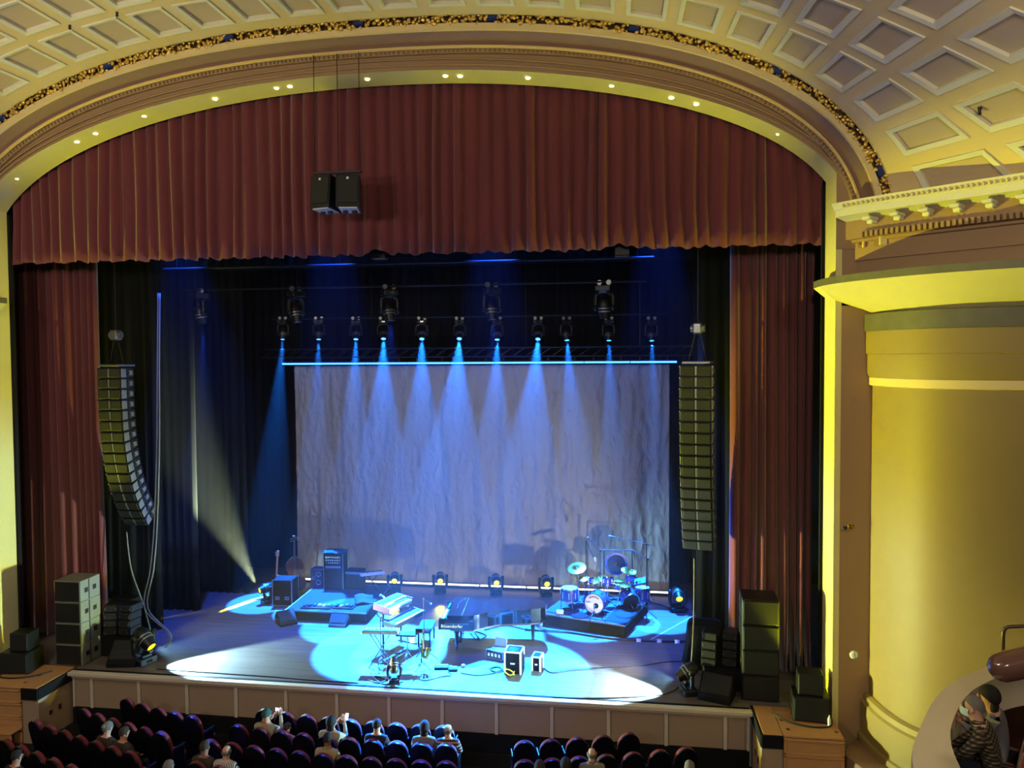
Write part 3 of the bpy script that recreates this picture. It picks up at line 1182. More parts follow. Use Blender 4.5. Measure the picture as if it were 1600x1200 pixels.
for s in (-1, 1):  # cans and spots added to turn the jambs and arch soffit yellow
    t = thing('added_uplight', 'small black uplight at the foot of the %s stage jamb' % ('left' if s < 0 else 'right'), 'stage lamp', (X0 + s * 9.62, 0.32, 0.0), 0, 'added jamb uplights')
    MB().lathe([(0.0, 0.0), (0.09, 0.0), (0.09, 0.03), (0.075, 0.2), (0.07, 0.2)], n=14).build('can', 'black_metal', t, smooth=40)
    MB().cyl((0, 0, 0.185), (0, 0, 0.195), 0.07, n=14).build('lens', 'lens_yellow', t)
    spot('jamb_fill_light', (X0 + s * 9.62, 0.30, 0.24), (X0 + s * 5.0, 0.15, 14.0), YEL, 3600, 40, 0.8, 0.05)
spot('added_streak_light', (-7.45, 2.55, 0.42), tuple(fz(372, 946)), YEL, 30000, 5.5, 0.4, 0.02)  # added spot without a lamp body, throws the yellow streak on the floor
p = fz(616, 1066)
moving_head('small dark moving-head floor lamp among cables at the centre of the lip', (p.x, p.y, 0), 0.3, -0.6, False, 'lens_dark', 0.75, 'lip floor lamps')


# ------------------------------------------------------------------ flown line arrays
def line_array(label, x, y, ztop, n, hgt, wid, dep, bend, rz):
    t = thing('line_array', label, 'loudspeaker', (x, y, 0), rz)
    py_, pz, ang = 0.0, ztop, 0.0
    MB().box((0, 0.1, ztop + 0.06), (wid * 0.9, dep * 1.1, 0.06), ch=0.01).build('fly_frame', 'steel', t)
    for sx in (-1, 1):
        MB().cyl((sx * wid * 0.3, 0.1, ztop + 0.09), (sx * 0.05, 0.1, ztop + 0.75), 0.012, n=6).build('sling', 'black_metal', t)
    mo = MB().box((0, 0.1, ztop + 0.85), (0.2, 0.28, 0.26), ch=0.03).cyl((-0.16, 0.1, ztop + 0.85), (0.16, 0.1, ztop + 0.85), 0.09, n=12).build('chain_motor', 'steel', t, smooth=40)
    MB().cyl((0, 0.1, ztop + 0.98), (0, 0.1, 15.15), 0.012, n=6).build('chain', 'black_metal', t)
    for i in range(n):
        f = i / (n - 1)
        ang = bend * f ** 1.8
        dn = Vector((0, math.sin(ang), -math.cos(ang)))
        c = Vector((0, py_, pz)) + dn * (hgt / 2)
        M = RX(ang)
        mb = MB()
        mb.m = T(c) @ M
        # wedge: deeper front, slimmer rear
        hb = hgt * 0.80 / 2
        hf = hgt * 0.95 / 2
        wb = wid * 0.42
        wf = wid / 2
        d0, d1, d2 = -dep * 0.35, dep * 0.1, dep * 0.65
        ring_ = lambda w, h, d: [(-w, d, -h), (w, d, -h), (w, d, h), (-w, d, h)]
        mb.strip([ring_(wf, hf, d0), ring_(wf, hf, d1), ring_(wb, hb, d2)], True)
        mb.add(ring_(wb, hb, d2), [(0, 1, 2, 3)])
        mb.add(ring_(wf, hf, d0), [(3, 2, 1, 0)])
        cab = mb.build('cabinet', 'black_metal', t)
        for sx in (-1, 1):
            g = MB()
            g.m = T(c) @ M
            g.box((sx * wid * 0.255, d0 - 0.012, 0), (wid * 0.42, 0.03, hgt * 0.82), ch=0.012)
            g.build('grille', 'grille', cab)
            g = MB()
            g.m = T(c) @ M
            g.box((sx * (wf + 0.008), d0 + 0.1, 0), (0.02, 0.2, hgt * 0.8), ch=0.006)
            g.build('side_plate', 'alu', cab)
            g = MB()
            g.m = T(c) @ M
            g.box((sx * (wf + 0.02), d0 + 0.02, hf * 0.8), (0.03, 0.05, 0.03))
            g.build('rigging_pin', 'steel', cab)
            g = MB()
            g.m = T(c) @ M
            g.box((sx * (wf - 0.004), d1 + 0.12, 0), (0.03, 0.15, hgt * 0.45), ch=0.006)
            g.build('rear_plate', 'alu', cab)
            g = MB()
            g.m = T(c) @ M
            g.cyl((sx * (wf + 0.0), d1 + 0.0, 0), (sx * (wf + 0.021), d1 + 0.0, 0), hgt * 0.22, n=10)
            g.build('handle', 'black', cab)
        g = MB()
        g.m = T(c) @ M
        g.box((0, d0 - 0.015, 0), (wid * 0.06, 0.02, hgt * 0.8))
        g.build('horn_slot', 'plaster_cream' if False else 'alu', cab)
        e = Vector((0, py_, pz)) + dn * hgt
        py_, pz = e.y, e.z
    return t


arL = line_array('hanging column of black array speakers with grey side plates before the left curtain edge', -7.72, 1.45, 7.38, 16, 0.272, 0.66, 0.60, 0.62, 0.0)
arR = line_array('hanging column of black array speakers beside the grey backdrop and drums', 7.02, 1.45, 7.38, 17, 0.258, 0.70, 0.62, 0.35, -0.22)

# centre cluster in front of the valance
p = fy(528, 303, -0.35)
t = thing('speaker_cluster', 'two joined black speaker boxes hanging before the red valance', 'loudspeaker', (p.x, -0.35, p.z), 0)
for i, (x, rz) in enumerate(((-0.27, 0.28), (0.27, -0.16))):
    mb = MB()
    mb.m = T(x, 0, 0) @ RZ(-rz) @ RX(-0.1)
    mb.prism([(-0.26, -0.22), (0.26, -0.22), (0.2, 0.3), (-0.2, 0.3)], -0.36, 0.36)
    cab = mb.build('cabinet', 'black_metal', t)
    mb = MB()
    mb.m = T(x, 0, 0) @ RZ(-rz) @ RX(-0.1)
    mb.box((0, -0.23, 0.03), (0.46, 0.02, 0.6), ch=0.008)
    mb.build('grille', 'grille', cab)
    mb = MB()
    mb.m = T(x, 0, 0) @ RZ(-rz) @ RX(-0.1)
    mb.box((0.0, -0.245, 0.27), (0.05, 0.012, 0.05))
    mb.build('badge', 'white_plastic', cab)
    mb = MB()
    mb.m = T(x, 0, 0) @ RZ(-rz) @ RX(-0.1)
    mb.box((0.0, 0.02, -0.37), (0.4, 0.42, 0.02))
    mb.build('bottom_plate', 'white_plastic', cab)
    for dx in (-0.1, 0.1):
        mb = MB()
        mb.m = T(x, 0, 0) @ RZ(-rz) @ RX(-0.1)
        mb.cyl((dx, 0.05, -0.37), (dx, 0.05, -0.42), 0.06, n=10)
        mb.build('bottom_knob', 'black', cab)
MB().box((0, 0, 0.47), (1.1, 0.08, 0.05)).build('hanging_bar', 'black_metal', t)
for dx in (-0.25, 0.25):
    MB().cyl((dx, 0, 0.34), (dx, 0, 0.48), 0.02, n=6).build('bracket', 'black_metal', t)
zc = vault(LTOT / 2, 0.2).z - p.z
for dx in (-0.52, 0.02, 0.52):
    MB().cyl((dx, 0, 0.47), (dx, 0, 14.3 - p.z), 0.009, n=5).build('hanging_wire', 'black_metal', t)


# ------------------------------------------------------------------ ground stacks
def speaker_box(label, loc, size, rz=0.0, group=None, side='black_metal', grille=True, hnd=True):
    t = thing('speaker_cabinet', label, 'loudspeaker', loc, rz, group)
    w, d, h = size
    cab = MB().box((0, 0, h / 2), (w, d, h), ch=0.012).build('cabinet', side, t)
    MB().box((0, -d / 2 - 0.008, h / 2), (w * 0.93, 0.025, h * 0.9), ch=0.008).build('grille', 'grille', t)
    if hnd:
        for sx in (-1, 1):
            for dy in (-0.22, 0.2):
                MB().box((sx * (w / 2 + 0.004), dy * d, h * 0.5), (0.015, d * 0.16, h * 0.22), ch=0.005).build('handle', 'black', cab)
            MB().box((sx * (w / 2 + 0.004), -d * 0.08, h * 0.5), (0.012, 0.02, h * 0.96)).build('side_rail', 'black', cab)
    for sx in (-1, 1):
        for sy in (-1, 1):
            MB().cyl((sx * w * 0.4, sy * d * 0.4, 0.0), (sx * w * 0.4, sy * d * 0.4, 0.012), 0.02, n=6).build('foot', 'black', cab)
    return t


mat('side_olive', '77786a', 0.45, var=0.12, vscale=4)
names = ['lowest', 'second from the floor', 'third from the floor', 'topmost']
xL = (-8.62 - 7.75) / 2 - 0.1
for i in range(4):
    speaker_box('black subwoofer with olive side plate in the left tower, %s' % names[i], (xL, 0.62, 0.012 + i * 0.53), (0.72, 0.72, 0.525), 0.0, 'left subwoofer tower', 'side_olive')
xR = 8.32
for i in range(4):
    speaker_box('plain black subwoofer in the tall tower beside the right curtain, %s' % names[i], (xR, 0.85, 0.012 + i * 0.56), (0.78, 0.8, 0.555), -0.05, 'right subwoofer tower')
pl = fz(40, 1050)
speaker_box('low wide black speaker on the left wooden platform', (-9.28, -0.1, 0.02), (0.72, 0.6, 0.5), 0.1, 'platform speakers', 'black_metal')
speaker_box('small black speaker standing on the low wide speaker on the left platform', (-9.22, -0.06, 0.522), (0.46, 0.42, 0.44), 0.1, 'platform speakers', hnd=False)
speaker_box('low wide black speaker on the right wooden platform', (9.2, -0.12, 0.02), (0.72, 0.6, 0.5), -0.1, 'platform speakers')
speaker_box('small black speaker standing on the low wide speaker on the right platform', (9.2, -0.08, 0.522), (0.5, 0.42, 0.44), -0.1, 'platform speakers', hnd=False)


def wedge(label, loc, rz, w=0.7, d=0.55, h=0.42, group=None, m='black_matte'):
    t = thing('floor_monitor', label, 'floor monitor', loc, rz, group)
    prof = [(-d / 2, 0), (d / 2, 0), (d / 2, h * 0.55), (d * 0.2, h), (-d / 2 + 0.05, h * 0.3), (-d / 2, h * 0.18)]
    mb = MB()
    mb.m = Matrix(((0, 0, 1, 0), (1, 0, 0, 0), (0, 1, 0, 0), (0, 0, 0, 1)))
    mb.prism(prof, -w / 2, w / 2)
    mb.build('body', m, t)
    # grille on the sloping face
    a, b = Vector((0, d * 0.2, h)), Vector((0, -d / 2 + 0.05, h * 0.3))
    c = (a + b) / 2
    ang = math.atan2(a.z - b.z, a.y - b.y)
    nrm = Vector((0, -math.sin(ang), math.cos(ang)))
    MB().box(c + nrm * 0.008, (w * 0.9, (a - b).length * 0.9, 0.02), M=RX(ang), ch=0.005).build('grille', 'grille', t)
    for sx in (-1, 1):
        MB().box((sx * w / 2, 0.1 * d, h * 0.4), (0.012, 0.14, 0.06)).build('handle', 'black', t)
    return t


def small_array(label, loc, rz, group, top='black_metal', n=4, h=0.19):
    t = thing('small_array', label, 'loudspeaker', loc, rz, group)
    for i in range(n):
        a = -0.06 * i
        cab = MB().box((0, 0.03 * i * i * 0.3, h / 2 + i * h), (0.34, 0.42, h * 0.96), ch=0.012).build('cabinet', 'black_metal', t)
        MB().box((0, -0.215 + 0.03 * i * i * 0.3, h / 2 + i * h), (0.3, 0.02, h * 0.8), ch=0.006).build('grille', 'grille', cab)
        for sx in (-0.13, 0.13):
            MB().box((sx, -0.228 + 0.03 * i * i * 0.3, h / 2 + i * h), (0.015, 0.012, 0.03)).build('badge', 'alu', cab)
    return t


wedge('olive-black floor monitor wedge carrying two short speaker columns', (-6.98, 0.62, 0), 0.15, 0.72, 0.6, 0.55, 'side floor monitors')
mb_t = thing('monitor_shelf', 'low black box behind the left floor monitor wedge', 'case', (-7.5, 1.18, 0))
MB().box((0, 0, 0.26), (0.85, 0.5, 0.52), ch=0.015).build('body', 'black_matte', mb_t)
MB().box((0, -0.255, 0.3), (0.16, 0.012, 0.08), ch=0.004).build('handle', 'steel', mb_t)
MB().box((0, 0, 0.528), (0.86, 0.51, 0.016)).build('lid', 'black_metal', mb_t)
small_array('short speaker column with grille near the left curtain edge', (-7.72, 1.15, 0.54), 0.3, 'short left speaker columns')
small_array('short speaker column beside the hanging cable on the left side', (-7.28, 1.2, 0.54), -0.1, 'short left speaker columns')
wedge('olive-black floor monitor wedge at the right end of the lip', (7.38, 0.55, 0), -0.35, 0.7, 0.6, 0.5, 'side floor monitors')
mb_t = thing('monitor_shelf', 'low black box behind the right floor monitor wedge', 'case', (7.55, 1.15, 0))
MB().box((0, 0, 0.26), (0.8, 0.5, 0.52), ch=0.015).build('body', 'black_matte', mb_t)
MB().box((0, -0.255, 0.3), (0.16, 0.012, 0.08), ch=0.004).build('handle', 'steel', mb_t)
MB().box((0, 0, 0.528), (0.81, 0.51, 0.016)).build('lid', 'black_metal', mb_t)
small_array('short speaker column in front of the draped box', (7.3, 1.1, 0.54), -0.3, 'short right speaker columns')
small_array('short speaker column with blue-lit top beside the tall black tower', (7.76, 1.15, 0.54), -0.3, 'short right speaker columns')

# road case with clip microphone stand behind the left wedge
t = thing('equipment_case', 'grey-black equipment case beside the left red curtain edge', 'case', (-8.38, 2.6, 0))
MB().box((0, 0, 0.5), (0.7, 0.36, 1.0), ch=0.015).build('body', 'black_matte', t)
for sx in (-1, 1):
    MB().box((sx * 0.34, -0.18, 0.5), (0.03, 0.03, 1.0)).build('edge_trim', 'alu', t)
MB().box((0, -0.185, 0.6), (0.16, 0.02, 0.1), ch=0.005).build('handle', 'steel', t)
# draped box on the right
rows = []
rd = random.Random(9)
for j, (z, k) in enumerate(((0.0, 1.18), (0.25, 1.1), (0.6, 1.03), (0.95, 0.99), (1.05, 0.9), (1.08, 0.5), (1.09, 0.02))):
    row = []
    for i in range(48):
        a = 2 * PI * i / 48
        ex = 0.42 * math.copysign(abs(math.cos(a)) ** 0.5, math.cos(a))
        ey = 0.36 * math.copysign(abs(math.sin(a)) ** 0.5, math.sin(a))
        fold = 1 + (0.07 * math.sin(a * 9) + 0.04 * math.sin(a * 17 + 1)) * max(0, 1 - z)
        row.append((ex * k * fold, ey * k * fold, z + 0.003))
    rows.append(row)
o = MB().strip(rows, True).build('draped_box', 'drape_black', smooth=50)
o.location = (7.3, 2.4, 0)
tag(o, 'box covered by a crumpled black cloth behind the short right speaker columns', 'covered box')


# ------------------------------------------------------------------ hanging cables
def cable(label, pts, r=0.012, m='cable', group=None, name='cable', wob=0.0, seed=0, sub=6):
    P = smooth_path([tuple(p) for p in pts], sub)
    rd = random.Random(seed)
    if wob:
        P = [(x + rd.uniform(-wob, wob), y + rd.uniform(-wob, wob), z) for x, y, z in P]
    o = MB().tube(P, r, 6).build(name, m, None, smooth=True)
    return tag(o, label, 'cable', group)


def pz(px, py, Y):
    p = fy(px, py, Y)
    return (p.x, p.y, p.z)


for k, dx in enumerate((0.0, 0.05)):
    cable(('inner', 'outer')[k] + ' strand of the pale cable pair hanging beside the left speaker array', [pz(247 + dx * 60, 458, 2.2), pz(246 + dx * 60, 560, 2.2), pz(245 + dx * 80, 700, 2.15), pz(241 + dx * 90, 820, 2.1), pz(235 + dx * 100, 890, 2.0), pz(226 + dx * 100, 950, 1.9), (-6.55 + dx, 1.75, 0.35), (-6.6 + dx, 1.65, 0.02)], 0.02, 'cable_grey', 'pale cables hanging on the left', seed=k)
cable('straight pale cable hanging from the left speaker array to the floor', [(-7.2, 1.05, 3.2), (-7.2, 1.2, 2.2), (-7.17, 1.6, 1.2), (-7.12, 1.75, 0.6), (-7.0, 1.8, 0.02)], 0.018, 'cable_grey', 'pale cables hanging on the left')
cable('pale cable hanging from the right speaker array to the floor', [(6.92, 0.95, 3.0), (6.92, 0.98, 2.0), (6.9, 1.0, 1.2), (6.85, 1.0, 0.5), (6.7, 0.95, 0.02)], 0.018, 'cable_grey')
# ------------------------------------------------------------------ helpers for stands
def tripod(mb, h, r=0.3, z0=0.28, n=3, rot=0.0, tr=0.009):
    for k in range(n):
        a = rot + 2 * PI * k / n
        mb.tube([(0, 0, z0), (math.cos(a) * r, math.sin(a) * r, 0.012)], tr, 6)


def legs_of(t, r=0.3, z0=0.28, rot=0.0, m='chrome', tr=0.010, n=3):
    for k in range(n):
        a = rot + 2 * PI * k / n
        l = MB().tube([(0, 0, z0), (math.cos(a) * r, math.sin(a) * r, 0.012)], tr, 6).build('leg', m, t, smooth=True)
        MB().sph((math.cos(a) * r, math.sin(a) * r, 0.014), 0.016, 0.016, 0.014, 6, 4).build('rubber_foot', 'black', l)


def mic_stand(label, loc, h, boom=None, group=None, m='black_metal', rot=0.0):
    t = thing('microphone_stand', label, 'microphone stand', loc, 0, group)
    legs_of(t, 0.32, 0.3, rot, m)
    MB().cyl((0, 0, 0.2), (0, 0, h), 0.012, n=8).build('pole', m, t, smooth=40)
    top = Vector((0, 0, h))
    if boom is not None:
        e = Vector(boom)
        s = top - (e - top) * 0.25
        MB().cyl(s, e, 0.009, n=6).build('boom', m, t, smooth=40)
        MB().sph(top, 0.028, nu=8, nv=6).build('clutch', m, t, smooth=True)
        top = e
        d = (e - s).normalized()
    else:
        d = Vector((0.3, -0.5, 0.4)).normalized()
    mc = MB().cyl(top, top + d * 0.14, 0.015, 0.02, 8).build('microphone', 'black', t, smooth=40)
    MB().sph(top + d * 0.16, 0.03, nu=8, nv=6).build('mic_grille', 'steel', mc, smooth=True)
    return t


# ------------------------------------------------------------------ bass riser and its gear
rz_b = math.radians(1.5)
rl = thing('stage_riser', 'low carpeted riser carrying the bass amplifier and pedals', 'riser', (-3.2, 5.42, 0), rz_b)
MB().box((0, 0, 0.27), (2.42, 2.62, 0.06), ch=0.008).build('deck', 'black_metal', rl)
MB().box((0, 0, 0.303), (2.34, 2.54, 0.008)).build('carpet', 'rug_blue', rl)
MB().box((0, -1.3, 0.13), (2.4, 0.02, 0.2)).build('front_skirt', 'black_matte', rl)
MB().box((-1.2, 0, 0.13), (0.02, 2.58, 0.2)).build('side_skirt', 'black_matte', rl)
MB().box((1.2, 0, 0.13), (0.02, 2.58, 0.2)).build('side_skirt', 'black_matte', rl)
MB().box((0, -1.315, 0.29), (2.44, 0.03, 0.035)).build('edge_trim', 'alu', rl)
MB().box((-1.215, 0, 0.29), (0.03, 2.62, 0.035)).build('edge_trim', 'trim_white', rl)
for sx in (-1, 1):
    for sy in (-1, 1):
        MB().cyl((sx * 1.1, sy * 1.2, 0), (sx * 1.1, sy * 1.2, 0.25), 0.03, n=8).build('leg', 'steel', rl)
ZR = 0.308
# amplifier tower
t = thing('amplifier_rack', 'tall black amplifier tower with lit panels on the bass riser', 'amplifier', (-3.72, 6.35, ZR), 0.05)
MB().box((0, 0, 0.58), (0.62, 0.5, 1.16), ch=0.02).build('cabinet', 'black_matte', t)
MB().box((0, -0.255, 0.36), (0.56, 0.02, 0.62), ch=0.006).build('grille', 'grille', t)
MB().box((0, -0.258, 0.72), (0.5, 0.02, 0.07), ch=0.005).build('name_plate', 'alu', t)
for k, z in enumerate((0.86, 0.94, 1.03)):
    pn = MB().box((0, -0.256, z), (0.5, 0.02, 0.06), ch=0.004).build('control_panel', 'black_gloss', t)
    for j in range(5):
        MB().cyl((-0.14 + 0.07 * j, -0.266, z), (-0.14 + 0.07 * j, -0.285, z), 0.018, n=8).build('knob', 'white_plastic', pn)
for sx in (-1, 1):
    MB().box((sx * 0.31, -0.245, 0.58), (0.02, 0.02, 1.14)).build('edge_trim', 'alu', t)
cl = MB()
cl.grid(lambda u, v: (-0.34 + 0.68 * u, -0.28 + 0.56 * v, 1.175 + 0.05 * mnoise.noise(Vector((u * 4, v * 4, 2))) + 0.06 * math.exp(-((u - 0.4) ** 2 + (v - 0.5) ** 2) * 14)), 16, 12)
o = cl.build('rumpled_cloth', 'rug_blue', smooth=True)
o.modifiers.new('thickness', 'SOLIDIFY').thickness = 0.012
o.location = (-3.72, 6.35, ZR)
o.rotation_euler = (0, 0, 0.05)
tag(o, 'rumpled blue-lit cloth lying on top of the amplifier tower', 'cloth')
# round-driver speaker box
t = thing('speaker_cabinet', 'blue-lit box with three round drivers left of the amplifier tower', 'loudspeaker', (-4.32, 6.4, ZR), 0.0)
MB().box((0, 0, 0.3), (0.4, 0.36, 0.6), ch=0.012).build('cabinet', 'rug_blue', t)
for x, z, r in ((0.07, 0.44, 0.085), (-0.09, 0.32, 0.05), (0.07, 0.18, 0.085)):
    o = MB().lathe([(r, 0), (r, 0.012), (r * 0.85, 0.012), (r * 0.6, -0.01), (r * 0.3, -0.02), (0.0, -0.005)], (x, -0.181, z), 18, RX(PI / 2)).build('driver', 'alu', t, smooth=40)
t = thing('amplifier_combo', 'square black amplifier right of the amplifier tower', 'amplifier', (-3.1, 6.42, ZR), -0.05)
MB().box((0, 0, 0.3), (0.55, 0.4, 0.58), ch=0.02).build('cabinet', 'black_matte', t)
MB().box((0, -0.205, 0.26), (0.48, 0.02, 0.42), ch=0.005).build('grille', 'grille', t)
MB().box((0, -0.206, 0.52), (0.5, 0.02, 0.07)).build('control_panel', 'alu', t)
MB().box((0, 0, 0.6), (0.2, 0.04, 0.025), ch=0.008).build('handle', 'black', t)


def keyboard(name, label, loc, rz, length, depth, hgt, body, nkeys, tiltx=0.0, group=None, ends=None, two=False):
    t = thing(name, label, 'keyboard', loc, rz, group)
    M0 = RX(tiltx)

    def pc(nm, mb, m, par):
        mb2 = MB()
        mb2.v = [tuple(M0 @ Vector(v)) for v in mb.v]
        mb2.f, mb2.mi = mb.f, mb.mi
        return mb2.build(nm, m, par)
    case = pc('case', MB().box((0, 0, hgt / 2), (length, depth, hgt), ch=0.012), body, t)
    kl = length - 0.14
    for row in range(2 if two else 1):
        y0 = -depth / 2 + 0.015 + row * (depth * 0.36)
        z0 = hgt + 0.001 + row * 0.05
        kd = depth * (0.32 if two else 0.42)
        if row == 1:
            pc('upper_case', MB().box((0, y0 + kd / 2 + 0.08, hgt + 0.02), (length, depth - y0 - depth / 2 + 0.02, 0.05), ch=0.01), body, t)
            z0 = hgt + 0.046
        wk = pc('white_keys', MB().box((0, y0 + kd / 2, z0 + 0.008), (kl, kd, 0.016)), 'white_key', t)
        bk = MB()
        n = nkeys
        for i in range(n):
            if i % 7 in (2, 6):
                continue
            bk.box((-kl / 2 + kl * (i + 1) / n, y0 + kd * 0.66, z0 + 0.022), (kl / n * 0.5, kd * 0.62, 0.014))
        tag(pc('black_keys', bk, 'black', wk), kind='stuff')
    pc('control_panel', MB().box((0, depth * 0.3, hgt + (0.052 if two else 0.004)), (length * 0.92, depth * 0.3, 0.012), ch=0.003), 'black' if body != 'black' else 'black_gloss', t)
    for i in range(5):
        pc('knob', MB().cyl((-length * 0.38 + i * 0.06, depth * 0.3, hgt + (0.056 if two else 0.01)), (-length * 0.38 + i * 0.06, depth * 0.3, hgt + (0.075 if two else 0.03)), 0.012, n=8), 'alu', t)
    if ends:
        for sx in (-1, 1):
            pc('end_block', MB().box((sx * (length / 2 + 0.012), 0, hgt / 2 + 0.02), (0.024, depth, hgt + 0.06), ch=0.006), ends, t)
    return t


keyboard('keyboard', 'small blue-lit keyboard standing beside the black amplifier on the riser', (-2.4, 6.0, ZR + 0.56), 0.5, 0.75, 0.26, 0.07, 'white_plastic', 21)
t = thing('keyboard_stand', 'thin black stand under the small keyboard on the bass riser', 'stand', (-2.4, 6.0, ZR), 0.5)
for sx in (-1, 1):
    MB().tube([(sx * 0.25, -0.1, 0), (sx * 0.05, 0, 0.3), (-sx * 0.2, 0.06, 0.555)], 0.014, 6).build('leg', 'black_metal', t, smooth=True)
MB().box((0, 0.02, 0.545), (0.6, 0.2, 0.02)).build('tray', 'black_metal', t)
# pedalboards on the riser front
rd = random.Random(21)
for k, (x, y, n, lab) in enumerate(((-3.55, 4.42, 6, 'row of small effect pedals on a board at the riser front edge'), (-2.75, 4.5, 4, 'short pedalboard with four effect pedals near the riser corner'))):
    t = thing('pedalboard', lab, 'pedalboard', (x, y, ZR), 0.02, 'riser pedalboards')
    w = n * 0.14
    MB().box((0, 0, 0.02), (w + 0.06, 0.34, 0.035), ch=0.006).build('board', 'black_metal', t)
    for i in range(n):
        pb = MB().box((-w / 2 + 0.07 + i * 0.14, rd.uniform(-0.05, 0.05), 0.062), (0.09, 0.14, 0.05), ch=0.008).build('pedal', rd.choice(['alu', 'white_plastic', 'black', 'drum_shell']), t)
        MB().cyl((-w / 2 + 0.07 + i * 0.14, -0.03, 0.086), (-w / 2 + 0.07 + i * 0.14, -0.03, 0.1), 0.012, n=6).build('footswitch', 'chrome', pb)
# music lying on the riser: open instrument bag / sheets
o = MB().grid(lambda u, v: (u * 0.55 - 0.27, v * 0.32 - 0.16, 0.03 + 0.16 * v * v + 0.04 * math.sin(u * 5)), 10, 6).build('open_bag', 'rug_blue', smooth=True)
o.modifiers.new('thickness', 'SOLIDIFY').thickness = 0.03
o.location = (-2.3, 4.95, ZR + 0.03)
o.rotation_euler = (0, 0, 0.5)
tag(o, 'rumpled open bag lying on the right side of the bass riser', 'bag')
# monitors near riser
wedge('rounded dark floor monitor at the front left corner of the bass riser', (-4.25, 3.86, 0), 0.75, 0.5, 0.5, 0.36, 'stage floor monitors')
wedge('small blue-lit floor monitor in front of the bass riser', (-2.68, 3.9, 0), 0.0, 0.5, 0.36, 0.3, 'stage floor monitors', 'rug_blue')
# speaker floor spot at riser side with a small yellow lamp
t = thing('microphone_stand', 'short stand with a yellow-lit microphone at the riser right edge', 'microphone stand', (-1.72, 5.1, 0))
legs_of(t, 0.2, 0.15, 0.4)
MB().cyl((0, 0, 0.1), (0, 0, 0.45), 0.012, n=8).build('pole', 'black_metal', t)
MB().cyl((0, 0, 0.45), (-0.12, -0.06, 0.55), 0.03, 0.04, 8).build('microphone', 'white_plastic', t, smooth=40)

# road case
t = thing('road_case', 'grey road case with two recessed latches left of the bass riser', 'case', (-5.0, 5.45, 0), 0.06)
MB().box((0, 0, 0.43), (0.6, 0.55, 0.8), ch=0.012).build('body', 'black_matte', t)
for sx in (-1, 1):
    for sy in (-1, 1):
        MB().box((sx * 0.3, sy * 0.275, 0.43), (0.03, 0.03, 0.81)).build('corner_trim', 'alu', t)
        MB().cyl((sx * 0.22, sy * 0.2, 0), (sx * 0.22, sy * 0.2, 0.04), 0.03, n=8).build('caster', 'black', t)
    pl_ = MB().box((sx * 0.15, -0.28, 0.28), (0.14, 0.02, 0.1), ch=0.005).build('latch_plate', 'alu', t)
    MB().box((sx * 0.15, -0.292, 0.28), (0.1, 0.012, 0.02)).build('latch', 'black', pl_)
MB().box((0, -0.275, 0.05), (0.6, 0.02, 0.03)).build('edge_trim', 'alu', t)


# ------------------------------------------------------------------ stringed instruments
def string_body(scale, pts):
    return [(x * scale, y * scale) for x, y in pts]


half_o = [(0.0, 0.0), (0.20, 0.01), (0.30, 0.07), (0.345, 0.2), (0.335, 0.33), (0.27, 0.43), (0.215, 0.5), (0.21, 0.58), (0.25, 0.68), (0.27, 0.78), (0.25, 0.88), (0.17, 0.99), (0.07, 1.06), (0.0, 1.08)]
outl = half_o + [(-x, y) for x, y in half_o[-2:0:-1]]


def double_bass(label, loc, rz, lean):
    t = thing('double_bass', label, 'double bass', loc, rz)
    M = RX(-lean) @ RX(PI / 2)        # outline y becomes height, thickness along local y

    def P(nm, mb, m, par, sm=None):
        mb.v = [tuple(Matrix.Translation((0, 0, 0.18)) @ M @ Vector(v)) for v in mb.v]
        return mb.build(nm, m, par, smooth=sm)
    body = P('body', MB().prism(outl, -0.11, 0.09), 'bass_wood', t)
    P('top_plate', MB().prism([(x * 0.97, y * 0.98 + 0.01) for x, y in outl], 0.09, 0.105), 'bass_wood', body)
    P('neck', MB().box((0, 1.32, 0.13), (0.055, 0.62, 0.05), ch=0.012), 'wood_dark', t)
    P('fingerboard', MB().box((0, 1.16, 0.165), (0.07, 0.95, 0.02)), 'black', t)
    P('scroll', MB().cyl((-0.05, 1.70, 0.11), (0.05, 1.70, 0.11), 0.055, n=12).box((0, 1.62, 0.12), (0.06, 0.16, 0.07)), 'bass_wood', t)
    for k in range(4):
        P('tuning_peg', MB().cyl((0.03 if k % 2 else -0.03, 1.58 + 0.035 * k, 0.12), (0.12 if k % 2 else -0.12, 1.58 + 0.035 * k, 0.12), 0.012, 0.022, 6), 'brass', t)
        P('string', MB().cyl((-0.03 + 0.02 * k, 0.14, 0.17), (-0.021 + 0.014 * k, 1.6, 0.185), 0.003, n=4), 'steel', t)
    P('bridge', MB().box((0, 0.46, 0.15), (0.16, 0.02, 0.1)), 'birch', t)
    P('tailpiece', MB().prism([(-0.03, 0.08), (0.03, 0.08), (0.05, 0.32), (-0.05, 0.32)], 0.14, 0.155), 'black', t)
    for sx in (-1, 1):
        P('sound_hole', MB().box((sx * 0.13, 0.46, 0.107), (0.02, 0.22, 0.006)), 'black', body)
    P('end_pin', MB().cyl((0, 0.02, 0), (0, -0.16, 0), 0.012, 0.006, 6), 'steel', t)
    return t


double_bass('upright double bass leaning beside the road case', (-5.05, 6.25, 0.0), 0.45, 0.14)


